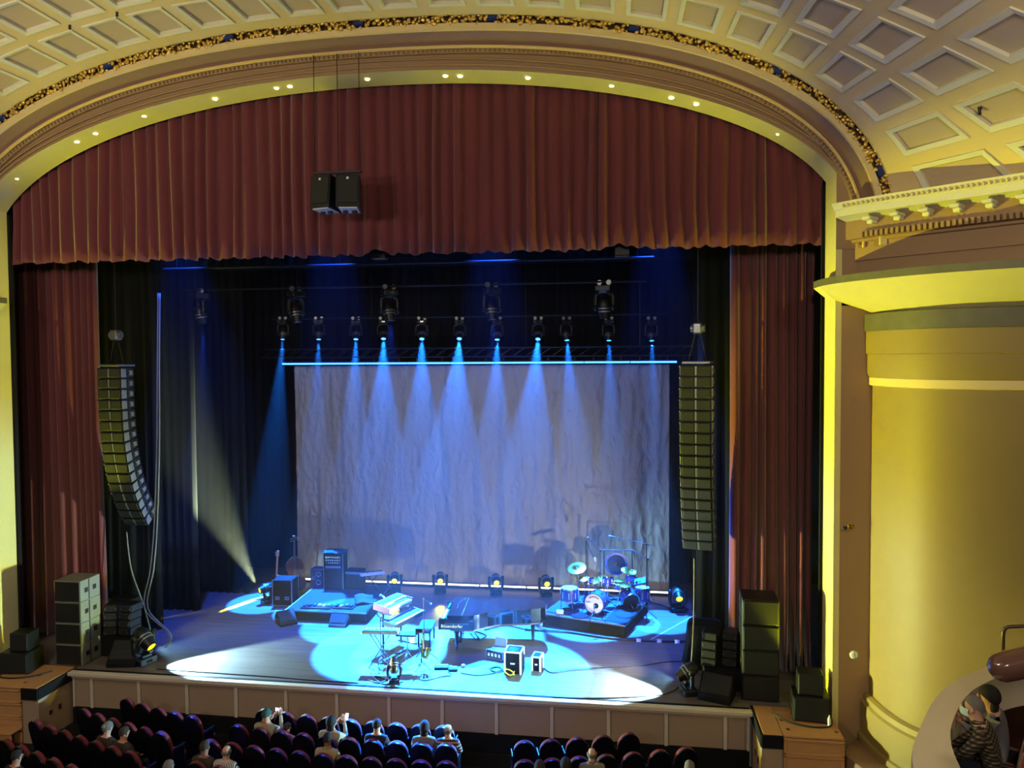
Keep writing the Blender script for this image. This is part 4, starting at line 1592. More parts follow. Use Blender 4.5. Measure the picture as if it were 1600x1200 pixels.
def guitar_on_stand(label, loc, rz, col, group):
    t = thing('bass_guitar', label, 'guitar', loc, rz, group)
    g = [(0.0, 0.0), (0.13, 0.02), (0.18, 0.1), (0.16, 0.2), (0.13, 0.27), (0.17, 0.36), (0.15, 0.44), (0.08, 0.4), (0.03, 0.36)]
    ol = g + [(-x, y) for x, y in [(0.03, 0.36), (0.07, 0.38), (0.13, 0.40), (0.15, 0.33), (0.12, 0.26), (0.15, 0.18), (0.17, 0.09), (0.12, 0.02)]]
    M = T(0, 0, 0.3) @ RX(-0.18) @ RX(PI / 2)

    def P(nm, mb, m, par):
        mb.v = [tuple(M @ Vector(v)) for v in mb.v]
        return mb.build(nm, m, par)
    b_ = P('body', MB().prism(ol, -0.02, 0.025), col, t)
    P('pickguard', MB().prism([(0.0, 0.08), (0.1, 0.1), (0.09, 0.2), (0.02, 0.26)], 0.025, 0.03), 'white_plastic', b_)
    P('neck', MB().box((0, 0.72, 0.02), (0.05, 0.72, 0.025)), 'birch', t)
    P('headstock', MB().box((0.01, 1.14, 0.01), (0.08, 0.18, 0.02), ch=0.006), 'birch', t)
    for k in range(4):
        P('tuning_peg', MB().cyl((-0.03, 1.08 + 0.035 * k, 0.01), (-0.07, 1.08 + 0.035 * k, 0.01), 0.01, n=6), 'chrome', t)
    s = thing('guitar_stand', 'folding black stand holding %s' % label.replace(' on a stand', ''), 'stand', loc, rz, group + ' stands')
    for sx in (-1, 1):
        MB().tube([(0, 0.18, 0.75), (sx * 0.12, 0.02, 0.3), (sx * 0.2, -0.16, 0.012)], 0.012, 6).build('leg', 'black_metal', s, smooth=True)
        MB().tube([(sx * 0.1, 0.02, 0.285), (sx * 0.1, -0.1, 0.27), (sx * 0.1, -0.1, 0.32)], 0.01, 6).build('cradle', 'black_metal', s, smooth=True)
    MB().tube([(0, 0.18, 0.75), (0, 0.3, 0.012)], 0.012, 6).build('leg', 'black_metal', s, smooth=True)
    return t


guitar_on_stand('dark bass guitar on a stand behind the road case', (-5.5, 5.85, 0), 0.1, 'black_gloss', 'guitars')
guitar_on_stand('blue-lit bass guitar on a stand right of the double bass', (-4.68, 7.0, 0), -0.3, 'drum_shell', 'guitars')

# ------------------------------------------------------------------ grand piano
PX, PY = 0.63, 2.17
p_out = [(0.02, 0.0), (0.80, 0.0), (0.92, 0.03), (1.05, 0.13), (1.25, 0.32), (1.55, 0.47), (1.95, 0.54), (2.35, 0.6), (2.6, 0.70), (2.72, 0.88), (2.74, 1.1), (2.66, 1.32), (2.48, 1.45), (2.25, 1.5), (0.02, 1.5)]
pn = thing('grand_piano', 'long black concert grand piano with closed lid', 'piano', (PX, PY, 0), math.radians(4))
body = MB().prism([(x, y) for x, y in p_out if True], 0.66, 0.985)
body.v = [v for v in body.v]
# cut keyboard recess: body starts behind the keys
b_out = [(0.30, 0.0)] + p_out[1:-1] + [(0.30, 1.5)]
rim = MB().prism(b_out, 0.64, 0.985).build('rim', 'black_gloss', pn)
MB().box((0.16, 0.75, 0.67), (0.30, 1.5, 0.06), ch=0.006).build('key_bed', 'black_gloss', pn)
for y in (0.06, 1.44):
    MB().box((0.16, y, 0.80), (0.30, 0.12, 0.22), ch=0.02).build('cheek', 'black_gloss', pn)
MB().box((0.085, 0.75, 0.715), (0.15, 1.24, 0.03)).build('white_keys', 'white_key', pn)
bk = MB()
for i in range(52):
    if i % 7 in (2, 6):
        continue
    bk.box((0.115, 0.13 + 1.24 * (i + 1) / 52, 0.735), (0.09, 0.012, 0.016))
tag(bk.build('black_keys', 'black', pn), kind='stuff')
MB().box((0.225, 0.75, 0.81), (0.03, 1.26, 0.2), ch=0.01, M=RY(-0.2)).build('fallboard', 'black_gloss', pn)
lid = MB().prism([(0.62, -0.02)] + [(x + 0.01, y - 0.015) for x, y in p_out[1:-1]] + [(0.62, 1.515)], 0.99, 1.015).build('lid', 'black_gloss', pn)
MB().prism([(0.24, -0.02), (0.61, -0.02), (0.61, 1.515), (0.24, 1.515)], 0.99, 1.012).build('lid_flap', 'black_gloss', pn)
MB().cyl((0.615, -0.01, 1.012), (0.615, 1.51, 1.012), 0.008, n=6).build('lid_hinge', 'brass', pn)
MB().tube([(0.42, 0.55, 1.016), (0.40, 0.9, 1.02), (0.47, 1.2, 1.02), (0.55, 1.45, 1.018)], 0.008, 5).build('lid_trim', 'chrome', pn)
MB().prism([(x * 0.985 + 0.02, 0.03 + y * 0.95) for x, y in b_out], 0.60, 0.64).build('frame_bottom', 'wood_dark', pn)
for x, y in ((0.45, 0.22), (0.45, 1.3), (2.38, 1.0)):
    lg = MB().lathe([(0.075, 0.64), (0.085, 0.52), (0.06, 0.48), (0.05, 0.3), (0.035, 0.09), (0.045, 0.07), (0.03, 0.055)], (x, y, 0), 10).build('leg', 'black_gloss', pn, smooth=40)
    MB().cyl((x, y - 0.012, 0.03), (x, y + 0.012, 0.03), 0.03, n=12).build('caster', 'brass', lg)
ly = MB().box((0.5, 0.75, 0.36), (0.05, 0.26, 0.5), ch=0.01).box((0.45, 0.75, 0.12), (0.14, 0.34, 0.06), ch=0.01).build('pedal_lyre', 'black_gloss', pn)
for dy in (-0.08, 0, 0.08):
    MB().box((0.34, 0.75 + dy, 0.09), (0.14, 0.035, 0.015), ch=0.005).build('pedal', 'brass', ly)
# maker's name on the audience side of the case
cu = bpy.data.curves.new('maker_name', 'FONT')
cu.body = 'B\u00f6sendorfer'
cu.size = 0.155
cu.extrude = 0.002
cu.align_x = 'CENTER'
tmp = bpy.data.objects.new('maker_name', cu)
COL.objects.link(tmp)
bpy.context.view_layer.update()
me = bpy.data.meshes.new_from_object(tmp.evaluated_get(bpy.context.evaluated_depsgraph_get()))
bpy.data.objects.remove(tmp)
me.materials.append(MATS['gold_line'])
o = bpy.data.objects.new('maker_name', me)
COL.objects.link(o)
o.parent = pn
o.location = (0.36, -0.006, 0.70)
o.rotation_euler = (PI / 2, 0, 0)
o.scale = (0.72, 0.72, 0.72)
# bench
t = thing('piano_bench', 'padded bench at the keyboard end of the grand piano', 'bench', (0.12, 2.95, 0), 0.07)
MB().box((0, 0, 0.45), (0.38, 0.72, 0.09), ch=0.03).build('cushion', 'rug_blue', t)
MB().box((0, 0, 0.385), (0.36, 0.7, 0.05)).build('apron', 'black_gloss', t)
for sx in (-1, 1):
    for sy in (-1, 1):
        MB().box((sx * 0.15, sy * 0.31, 0.185), (0.04, 0.04, 0.37)).build('leg', 'black_gloss', t)
# things on the piano's tail: small lamps
t = thing('white_box', 'small bright white box on the drum riser corner by the piano tail', 'box', (3.55, 4.6, 0.36))
MB().box((0, 0, 0.05), (0.2, 0.15, 0.09), ch=0.012).build('body', 'white_plastic', t)
MB().box((0, 0, 0.1), (0.16, 0.11, 0.012), ch=0.003).build('lid', 'white_plastic', t)

# ------------------------------------------------------------------ keyboards left of the piano
kx, ky, kr = -0.55, 2.55, math.radians(70)
keyboard('synthesizer', 'blue-lit two-manual organ keyboard with red end blocks', (-0.72, 2.72, 1.02), kr, 1.0, 0.52, 0.1, 'white_plastic', 35, 0.12, 'stage keyboards', 'red_end', True)
keyboard('synthesizer', 'long lower stage keyboard in front of the organ with red ends', (-0.28, 2.28, 0.82), kr, 1.3, 0.4, 0.11, 'black', 52, 0.1, 'stage keyboards')
t = thing('keyboard_stand', 'two-tier dark stand under the red-ended organ and stage keyboard', 'stand', (-0.5, 2.5, 0), kr)
for sx in (-0.38, 0.38):
    MB().cyl((sx, 0.22, 0.0), (sx, 0.22, 1.0), 0.025, n=8).build('column', 'black_metal', t, smooth=40)
    MB().box((sx, 0.0, 0.02), (0.05, 0.6, 0.04)).build('foot', 'black_metal', t)
    MB().box((sx, 0.02, 0.79), (0.04, 0.5, 0.03)).build('arm', 'black_metal', t)
    MB().box((sx, 0.15, 0.985), (0.04, 0.4, 0.03)).build('arm', 'black_metal', t)
# X-stand keyboard
xk = (-0.58, 1.26)
keyboard('stage_keyboard', 'slim silver keyboard on a thin crossed stand near the lip', (xk[0], xk[1], 0.83), PI + 0.07, 0.92, 0.24, 0.08, 'alu', 29, 0.0)
t = thing('keyboard_stand', 'thin crossed silver stand under the slim silver keyboard', 'stand', (xk[0], xk[1], 0), 0.07)
for sy in (-0.1, 0.1):
    for sx in (-1, 1):
        MB().cyl((sx * 0.27, sy, 0.02), (-sx * 0.24, sy, 0.82), 0.012, n=6).build('leg', 'chrome', t)
for sx in (-0.27, 0.27):
    MB().cyl((sx, -0.18, 0.02), (sx, 0.18, 0.02), 0.014, n=6).build('foot_bar', 'chrome', t)
for sx in (-0.24, 0.24):
    MB().cyl((sx, -0.12, 0.818), (sx, 0.12, 0.818), 0.012, n=6).build('top_bar', 'chrome', t)
mic_stand('thin microphone stand behind the crossed-stand keyboard', (-0.52, 1.05, 0), 1.28, None, 'front microphone stands', 'chrome')
mic_stand('tall boom microphone stand between the keyboards and the piano bench', (0.38, 1.75, 0), 1.55, (0.05, 0.25, 1.4), 'front microphone stands', rot=0.4)
# percussion table and sax stand
t = thing('percussion_table', 'small dark trap table on a stand right of the slim silver keyboard', 'table', (0.06, 1.35, 0), 0.05)
legs_of(t, 0.28, 0.35, 0.3, 'steel')
MB().cyl((0, 0, 0.2), (0, 0, 0.78), 0.016, n=8).build('pole', 'chrome', t, smooth=40)
MB().box((0, 0, 0.8), (0.5, 0.3, 0.04), ch=0.008).build('tray', 'black_metal', t)
MB().box((0.12, 0, 0.66), (0.1, 0.06, 0.16), ch=0.01).build('clip_box', 'white_plastic', t)
t = thing('saxophone_stand', 'thin stand holding a brass horn near the trap table', 'stand', (0.46, 1.2, 0))
legs_of(t, 0.2, 0.2, 0.0, 'black_metal')
MB().cyl((0, 0, 0.15), (0, 0, 0.75), 0.012, n=8).build('pole', 'black_metal', t)
MB().tube([(-0.04, 0, 0.62), (0.04, 0, 0.62)], 0.02, 6).build('yoke', 'black_metal', t)
h = MB().tube([(0.06, -0.03, 0.86), (0.05, -0.03, 0.7), (0.045, -0.03, 0.45), (0.06, -0.03, 0.32), (0.12, -0.03, 0.3), (0.16, -0.03, 0.4), (0.18, -0.03, 0.52)], [0.012, 0.02, 0.03, 0.035, 0.04, 0.05, 0.075], 10, False).build('saxophone', 'brass', None, smooth=True)
h.location = (0.46, 1.2, 0)
tag(h, 'upright brass saxophone resting on its stand near the lip', 'saxophone')
t = thing('control_box', 'small dark control box on the trap table edge', 'box', (0.36, 1.42, 0.82))
MB().box((0, 0, 0.06), (0.2, 0.12, 0.12), ch=0.012).build('body', 'black', t)
MB().box((0, -0.061, 0.07), (0.14, 0.008, 0.06)).build('screen', 'lens_dark', t)
for k in range(3):
    MB().cyl((-0.05 + 0.05 * k, -0.06, 0.03), (-0.05 + 0.05 * k, -0.07, 0.03), 0.01, n=6).build('knob', 'alu', t)

# foot pedals near the lip
for k, (px, py, lab) in enumerate(((690, 1044, 'dark multi-pedal unit on the floor between the horn stand and the cases'), (708, 1047, 'smaller silver-edged pedal next to the dark multi-pedal unit'))):
    p = fz(px, py)
    t = thing('effect_pedal', lab, 'pedal', (p.x, p.y, 0), 0.15, 'floor pedals')
    w = (0.34, 0.22)[k]
    MB().box((0, 0, 0.03), (w, 0.2, 0.055), ch=0.01).build('body', ('black', 'black_metal')[k], t)
    for j in range(3 if k == 0 else 2):
        MB().cyl((-w / 3 + j * w / 3, -0.05, 0.056), (-w / 3 + j * w / 3, -0.05, 0.075), 0.014, n=8).build('footswitch', 'chrome', t)
    MB().box((0, 0.06, 0.06), (w * 0.8, 0.05, 0.008)).build('display', 'alu', t)
t = thing('floor_beacon', 'small pale round lamp on the floor right of the pedals', 'lamp', tuple(fz(724, 1042)))
MB().lathe([(0.0, 0.07), (0.04, 0.06), (0.05, 0.03), (0.05, 0.0)], n=12).build('dome', 'white_plastic', t, smooth=True)
MB().cyl((0, 0, 0), (0, 0, 0.012), 0.06, n=12).build('base', 'black', t)

# cases right of centre
mixp = fz(779, 1027)
t = thing('mixing_rack', 'low silver-faced rack unit left of the upright case', 'rack', (mixp.x - 0.02, mixp.y, 0), -0.35)
MB().box((0, 0, 0.12), (0.5, 0.36, 0.22), ch=0.008).build('body', 'alu', t)
MB().box((0, -0.185, 0.12), (0.44, 0.015, 0.17), ch=0.004).build('face_panel', 'black', t)
for k in range(4):
    MB().box((-0.15 + 0.1 * k, -0.195, 0.12), (0.06, 0.012, 0.08), ch=0.004).build('module', 'white_plastic', t)
t = thing('laptop', 'open silver laptop on the low silver-faced rack unit', 'laptop', (mixp.x + 0.02, mixp.y + 0.04, 0.232), -0.25)
MB().box((0, -0.02, 0.008), (0.32, 0.22, 0.014), ch=0.004).build('keyboard_half', 'alu', t)
MB().box((0, 0.1, 0.115), (0.32, 0.012, 0.21), ch=0.004, M=RX(-0.15)).build('screen_half', 'alu', t)
MB().box((0, -0.03, 0.016), (0.26, 0.1, 0.003)).build('keys', 'black', t)


def upright_case(label, loc, w, d, hh, rz, grp):
    t = thing('equipment_case', label, 'case', loc, rz, grp)
    MB().box((0, 0, hh / 2), (w, d, hh), ch=0.01).build('body', 'black_matte', t)
    for sx in (-1, 1):
        for sy in (-1, 1):
            MB().box((sx * w / 2, sy * d / 2, hh / 2), (0.035, 0.035, hh + 0.01)).build('corner_trim', 'white_plastic', t)
        MB().box((sx * w / 2, 0, hh), (0.035, d, 0.03)).build('edge_trim', 'white_plastic', t)
    for sy in (-1, 1):
        MB().box((0, sy * d / 2, hh), (w, 0.035, 0.03)).build('edge_trim', 'white_plastic', t)
    MB().box((0, -d / 2 - 0.006, hh * 0.52), (w * 0.9, 0.014, 0.01)).build('seam', 'black', t)
    MB().box((0, -d / 2 - 0.01, hh * 0.48), (w * 0.28, 0.02, 0.035), ch=0.004).build('latch', 'white_plastic', t)
    MB().box((0, 0, hh + 0.004), (w * 0.7, d * 0.6, 0.012), ch=0.003).build('top_tray', 'rug_blue', t)
    return t


c1 = fz(802, 1053)
upright_case('upright black case with pale metal edges and yellow cable beside it', (c1.x, c1.y + 0.2, 0), 0.38, 0.4, 0.52, -0.08, 'front cases')
c2_ = fz(839, 1048)
upright_case('smaller open case stuffed with cables right of the upright case', (c2_.x, c2_.y + 0.12, 0), 0.2, 0.3, 0.34, -0.12, 'front cases')
P = [(c1.x - 0.08 + 0.12 * math.cos(a * 0.8), c1.y - 0.14 + 0.05 * math.sin(a * 0.8), 0.03 + 0.12 * abs(math.sin(a * 0.5))) for a in range(9)]
cable('coiled bright yellow cable lying before the upright black case', P, 0.016, 'yellow_cable')

# ------------------------------------------------------------------ drum riser and kit
dr0 = fz(975, 976, 0.35)
ang_d = math.atan2(3.97 - 4.64, 5.34 - 3.2)
DC = Vector((dr0.x, dr0.y, 0)) + Vector((math.cos(ang_d) * -1.18 - math.sin(ang_d) * 1.12, math.sin(ang_d) * -1.18 + math.cos(ang_d) * 1.12, 0))
rd_ = thing('stage_riser', 'low riser turned at an angle carrying the drum kit', 'riser', (DC.x, DC.y, 0), ang_d)
MB().box((0, 0, 0.31), (2.42, 2.3, 0.07), ch=0.008).build('deck', 'black_metal', rd_)
MB().box((-0.3, 0.05, 0.349), (1.75, 2.1, 0.008)).build('carpet', 'rug_blue', rd_)
MB().box((0.85, 0, 0.349), (0.5, 2.0, 0.01)).build('dark_carpet', 'carpet_dark', rd_)
for sy in (-1, 1):
    MB().box((0, sy * 1.14, 0.14), (2.4, 0.02, 0.26)).build('skirt', 'black_matte', rd_)
for sx in (-1, 1):
    MB().box((sx * 1.2, 0, 0.14), (0.02, 2.28, 0.26)).build('skirt', 'black_matte', rd_)
MB().box((0, -1.155, 0.33), (2.44, 0.03, 0.04)).build('edge_trim', 'alu', rd_)
ZD = 0.356


def dloc(px, py, z=ZD):
    p = fz(px, py, z)
    return Vector((p.x, p.y, z))


def drum(name, label, loc, r, h, rz=0.0, tilt=0.0, legs=0, group='drums', head='drum_head', hz=0.0, stand=False):
    t = thing(name, label, 'drum', loc, rz, group)
    M = T(0, 0, hz) @ RX(tilt)

    def P(nm, mb, m, par, sm=40):
        mb.v = [tuple(M @ Vector(v)) for v in mb.v]
        return mb.build(nm, m, par, smooth=sm)
    sh = P('shell', MB().lathe([(r, 0), (r, h)], n=24), 'drum_shell', t)
    P('head', MB().lathe([(0.0, h + 0.002), (r * 0.97, h + 0.002), (r * 0.985, h - 0.005)], n=24), head, t)
    P('bottom_head', MB().lathe([(0.0, 0.0), (r * 0.98, 0.0)], n=24), head, t)
    for z in (0.0, h):
        P('hoop', MB().lathe([(r * 0.98, z - 0.015), (r * 1.04, z - 0.015), (r * 1.04, z + 0.015), (r * 0.98, z + 0.015)], n=24), 'chrome', t)
    for k in range(8):
        a = 2 * PI * k / 8
        P('lug', MB().box((r * 1.03 * math.cos(a), r * 1.03 * math.sin(a), h / 2), (0.025, 0.025, h * 0.55)), 'chrome', sh)
    for k in range(legs):
        a = 2 * PI * k / legs + 0.4
        MB().cyl((r * 1.05 * math.cos(a), r * 1.05 * math.sin(a), 0.01), (r * 1.05 * math.cos(a), r * 1.05 * math.sin(a), hz + h * 0.6), 0.011, n=6).build('leg', 'chrome', t)
    if stand:
        MB().cyl((0, 0, 0.1), (0, 0, hz), 0.014, n=8).build('stand_pole', 'chrome', t)
        for k in range(3):
            a = 2 * PI * k / 3
            MB().tube([(0, 0, 0.2), (0.25 * math.cos(a), 0.25 * math.sin(a), 0.012)], 0.01, 6).build('stand_leg', 'chrome', t)
    return t


# bass drum, axis level, front head towards the audience
kl = dloc(928, 962)
t = thing('bass_drum', 'large bass drum with pale front head and ports on the drum riser', 'drum', (kl.x, kl.y + 0.12, ZD), -0.28, 'drums')
Mk = T(0, 0, 0.30) @ RX(PI / 2)


def PK(nm, mb, m, par, sm=40):
    mb.v = [tuple(Mk @ Vector(v)) for v in mb.v]
    return mb.build(nm, m, par, smooth=sm)


R_ = 0.28
sh = PK('shell', MB().lathe([(R_, -0.4), (R_, 0.0)], n=32), 'drum_shell', t)
hd = PK('front_head', MB().lathe([(0.0, 0.004), (R_ * 0.98, 0.004)], n=32), 'drum_head', t)
PK('rear_head', MB().lathe([(0.0, -0.404), (R_ * 0.98, -0.404)], n=32), 'drum_head', t)
for z in (0.0, -0.4):
    PK('hoop', MB().lathe([(R_ * 0.97, z - 0.02), (R_ * 1.06, z - 0.02), (R_ * 1.06, z + 0.02), (R_ * 0.97, z + 0.02)], n=32), 'drum_shell', t)
for k in range(8):
    a = 2 * PI * k / 8 + 0.2
    PK('lug', MB().box((R_ * 1.03 * math.cos(a), R_ * 1.03 * math.sin(a), -0.2), (0.03, 0.03, 0.1)), 'chrome', sh)
PK('port_hole', MB().cyl((0.06, -0.05, 0.006), (0.06, -0.05, 0.012), 0.075, n=18), 'black', hd)
ar = MB()
for k in range(8):
    a = math.radians(128 - k * 11)
    ar.box((0.2 * math.cos(a), 0.2 * math.sin(a), 0.008), (0.024, 0.034, 0.004), M=RZ(a - PI / 2))
tag(PK('head_lettering', ar, 'wood_dark', hd), kind='stuff')
for sx in (-1, 1):
    MB().cyl((sx * 0.22, 0.08, 0.3), (sx * 0.36, -0.08, 0.01), 0.012, n=6).build('spur', 'chrome', t)
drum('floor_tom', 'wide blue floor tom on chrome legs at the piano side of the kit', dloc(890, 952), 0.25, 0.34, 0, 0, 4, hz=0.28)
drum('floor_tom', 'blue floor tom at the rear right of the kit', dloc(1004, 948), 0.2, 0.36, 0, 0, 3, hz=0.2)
drum('snare_drum', 'shallow snare drum on a chrome stand behind the bass drum', dloc(968, 946), 0.18, 0.14, 0, 0, 0, hz=0.5, stand=True)
drum('rack_tom', 'small rack tom tilted above the bass drum', dloc(950, 948), 0.16, 0.22, 0, -0.35, 0, hz=0.62, stand=True)
drum('rack_tom', 'second small rack tom tilted toward the gong', dloc(985, 945), 0.15, 0.2, 0, -0.4, 0, hz=0.64, stand=True)
drum('gong_drum', 'big dark bass drum standing at the right rear of the kit', dloc(986, 952), 0.24, 0.3, 0.4, -1.2, 0, head='black', hz=0.24)
drum('rack_tom', 'third small tom high beside the crash cymbal', dloc(920, 944), 0.14, 0.18, 0, -0.3, 0, hz=0.6, stand=True)
# drum throne
tp = dloc(990, 938)
t = thing('drum_throne', 'round padded drum stool behind the snare drum', 'stool', tp, 0)
legs_of(t, 0.25, 0.25, 0.2)
MB().cyl((0, 0, 0.2), (0, 0, 0.46), 0.018, n=8).build('pole', 'chrome', t)
MB().lathe([(0.0, 0.53), (0.15, 0.53), (0.17, 0.5), (0.165, 0.46), (0.0, 0.45)], n=18).build('seat', 'black', t, smooth=40)


def cymbal(label, px, py, base, r, tilt, rz, group='cymbals', m='cymbal', bell=True):
    """cymbal seen at picture point px,py over the floor spot base"""
    b_ = dloc(*base)
    c = fy(px, py, b_.y)
    h = c.z - ZD
    t = thing('cymbal', label, 'cymbal', (b_.x, b_.y, ZD), rz, group)
    legs_of(t, 0.26, 0.28, random.uniform(0, 2))
    off = c.x - b_.x
    MB().tube([(0, 0, 0.15), (0, 0, h * 0.7), (off * math.cos(rz), -off * math.sin(rz), h - 0.02)], 0.012, 6).build('stand', 'chrome', t, smooth=True)
    M = T(off * math.cos(rz), -off * math.sin(rz), h) @ RX(tilt)
    mb = MB()
    mb.m = M
    mb.lathe([(0.0, 0.035), (r * 0.15, 0.03), (r * 0.2, 0.012), (r * 0.6, 0.004), (r, -0.012), (r, -0.016), (r * 0.6, 0.0), (r * 0.2, 0.008)], n=32)
    d = mb.build('disc', m, t, smooth=50)
    mb = MB()
    mb.m = M
    mb.cyl((0, 0, 0.03), (0, 0, 0.07), 0.014, n=8)
    mb.build('wing_nut', 'black', t)
    return t


cymbal('large tilted crash cymbal high at the piano side of the kit', 901, 887, (905, 942), 0.27, 0.42, -0.3)
cymbal('wide pale ride cymbal above the bass drum', 925, 906, (930, 942), 0.23, 0.2, 0.1)
cymbal('small hi-hat style cymbal over the snare drum', 967, 906, (972, 944), 0.18, 0.05, 0.2)
cymbal('flat cymbal low in front of the gong', 977, 914, (982, 950), 0.17, 0.1, 0)
cymbal('small splash cymbal raised beside the gong', 977, 890, (988, 940), 0.13, 0.5, 0.2)
cymbal('second small splash cymbal right of the gong', 988, 893, (1000, 944), 0.12, 0.45, -0.2)
cymbal('medium crash cymbal between the ride cymbal and the gong', 944, 903, (948, 938), 0.19, 0.25, 0.1)
cymbal('small low cymbal below the large tilted crash cymbal', 912, 903, (914, 946), 0.15, 0.3, -0.2)
# gong
gb = dloc(966, 934)
gc = fy(963, 881, gb.y)
t = thing('gong', 'round blue-lit gong with dark centre hanging behind the drum kit', 'gong', (gb.x, gb.y, ZD), 0.1)
hz_ = gc.z - ZD
Mg = T(gc.x - gb.x, 0, hz_) @ RX(PI / 2)
for nm, pr_, m in (('disc', [(0.0, 0.01), (0.24, 0.01), (0.27, 0.0), (0.27, -0.03)], 'rug_blue'), ('rim', [(0.27, -0.03), (0.275, 0.005), (0.335, 0.0), (0.34, -0.04), (0.28, -0.05)], 'drum_shell'), ('boss', [(0.0, 0.03), (0.05, 0.028), (0.075, 0.012)], 'wood_dark')):
    mb = MB()
    mb.m = Mg
    mb.lathe(pr_, n=36)
    mb.build(nm, m, t, smooth=40)
for sx in (-1, 1):
    MB().cyl((sx * 0.42, 0.04, 0), (sx * 0.42, 0.04, hz_ + 0.4), 0.016, n=8).build('post', 'black_metal', t)
    MB().cyl((sx * 0.42, -0.2, 0.015), (sx * 0.42, 0.28, 0.015), 0.016, n=8).build('foot', 'black_metal', t)
    MB().cyl((sx * 0.15, 0.04, hz_ + 0.28), (sx * 0.15, 0.04, hz_ + 0.4), 0.005, n=4).build('cord', 'white_plastic', t)
MB().cyl((-0.44, 0.04, hz_ + 0.4), (0.44, 0.04, hz_ + 0.4), 0.016, n=8).build('crossbar', 'black_metal', t)
# sample pad
pb = dloc(1000, 950)
pc = fy(1001, 908, pb.y)
t = thing('drum_pad', 'flat tilted electronic drum pad right of the kit', 'drum pad', (pb.x, pb.y, ZD), 0)
legs_of(t, 0.22, 0.2)
MB().cyl((0, 0, 0.15), (0, 0, pc.z - ZD - 0.02), 0.014, n=8).build('pole', 'chrome', t)
pad = MB().box((0, 0, pc.z - ZD), (0.34, 0.24, 0.04), ch=0.01, M=RX(0.5) @ RY(-0.3)).build('pad', 'drum_shell', t)
for k in range(3):
    MB().box((-0.1 + 0.1 * k, -0.02, pc.z - ZD + 0.026), (0.07, 0.1, 0.008), M=RX(0.5) @ RY(-0.3)).build('pad_zone', 'black', pad)
# drum microphones
mic_stand('tall boom microphone stand reaching over the cymbals right of the kit', (dloc(1011, 978, 0).x, dloc(1011, 978, 0).y + 0.5, 0), 2.2, (-0.9, 0.1, 2.35), 'drum microphones', rot=0.5)
mic_stand('upright microphone stand between the gong and the crash cymbal', dloc(938, 938), 1.5, (-0.25, 0.0, 1.75), 'drum microphones')
mic_stand('microphone stand beside the electronic drum pad', dloc(1012, 942), 1.3, (-0.3, 0.05, 1.45), 'drum microphones', rot=0.9)
mic_stand('short microphone stand in front of the bass drum', dloc(928, 972), 0.28, (0.0, 0.2, 0.3), 'drum microphones')
# pancake mats and foot pads
for px, py, lab in ((906, 962, 'round dark mat left of the bass drum'), (975, 962, 'round dark mat right of the bass drum')):
    p = dloc(px, py)
    o = MB().lathe([(0.0, 0.03), (0.2, 0.03), (0.24, 0.02), (0.25, 0.0)], n=24).build('drum_mat', 'carpet_dark', smooth=50)
    o.location = p
    tag(o, lab, 'mat', 'drum mats')
# overhead microphones hanging on thin arms left of the gong
t = thing('overhead_microphone', 'white microphone on a slanted arm hanging over the kit', 'microphone', (fy(929, 872, 5.6).x, 5.6, 0))
hm = fy(929, 872, 5.6).z
MB().cyl((-0.02, 0, hm), (-0.25, 0, hm + 0.5), 0.008, n=6).build('arm', 'black_metal', t)
MB().cyl((0.0, 0, hm + 0.02), (0.02, -0.02, hm - 0.1), 0.03, 0.025, 10).build('capsule', 'white_plastic', t, smooth=40)
MB().cyl((-0.25, 0, hm + 0.5), (-0.25, 0, 0.36), 0.01, n=6).build('pole', 'black_metal', t)
for k in range(3):
    a = k * 2.1
    MB().tube([(-0.25, 0, 0.6), (-0.25 + 0.22 * math.cos(a), 0.22 * math.sin(a), 0.37)], 0.009, 6).build('leg', 'black_metal', t)

# ------------------------------------------------------------------ floor lines, cables
def strip_on_floor(name, label, a, b, w, m, cat):
    a, b = Vector(a), Vector(b)
    d = (b - a)
    o = MB().box((0, 0, 0.002), (d.length, w, 0.004)).build(name, m)
    o.location = (a + b) / 2
    o.rotation_euler = (0, 0, math.atan2(d.y, d.x))
    return tag(o, label, cat)


strip_on_floor('tape_line', 'thin white tape line on the floor from the black cable to the right drape', (5.93, 3.72, 0), (7.35, 6.0, 0), 0.035, 'white_plastic', 'tape')
strip_on_floor('tape_line', 'thin white tape line on the floor under the right black drape', (7.35, 6.0, 0), (8.6, 6.2, 0), 0.035, 'white_plastic', 'tape')
cb = [fz(820, 985), fz(880, 988), fz(950, 998), fz(1020, 1003), fz(1090, 1004)]
cable('thick black cable run across the floor in front of the drum riser', [(p.x, p.y, 0.022) for p in cb], 0.04, 'cable')
for px, py, lab in ((998, 1002, 'nearest the drum riser corner'), (1030, 1003, 'in the middle of the taped run'), (1058, 1004, 'nearest the right curtain')):
    p = fz(px, py)
    o = MB().grid(lambda u, v: (-0.06 + 0.12 * u, -0.09 + 0.18 * v, 0.008 + 0.062 * math.sin(PI * v) ** 0.7), 2, 8).build('cable_tape', 'white_plastic', smooth=True)
    o.modifiers.new('thickness', 'SOLIDIFY').thickness = 0.004
    o.location = (p.x, p.y, 0)
    tag(o, 'white tape tab over the thick black cable, %s' % lab, 'tape', 'cable tape tabs')
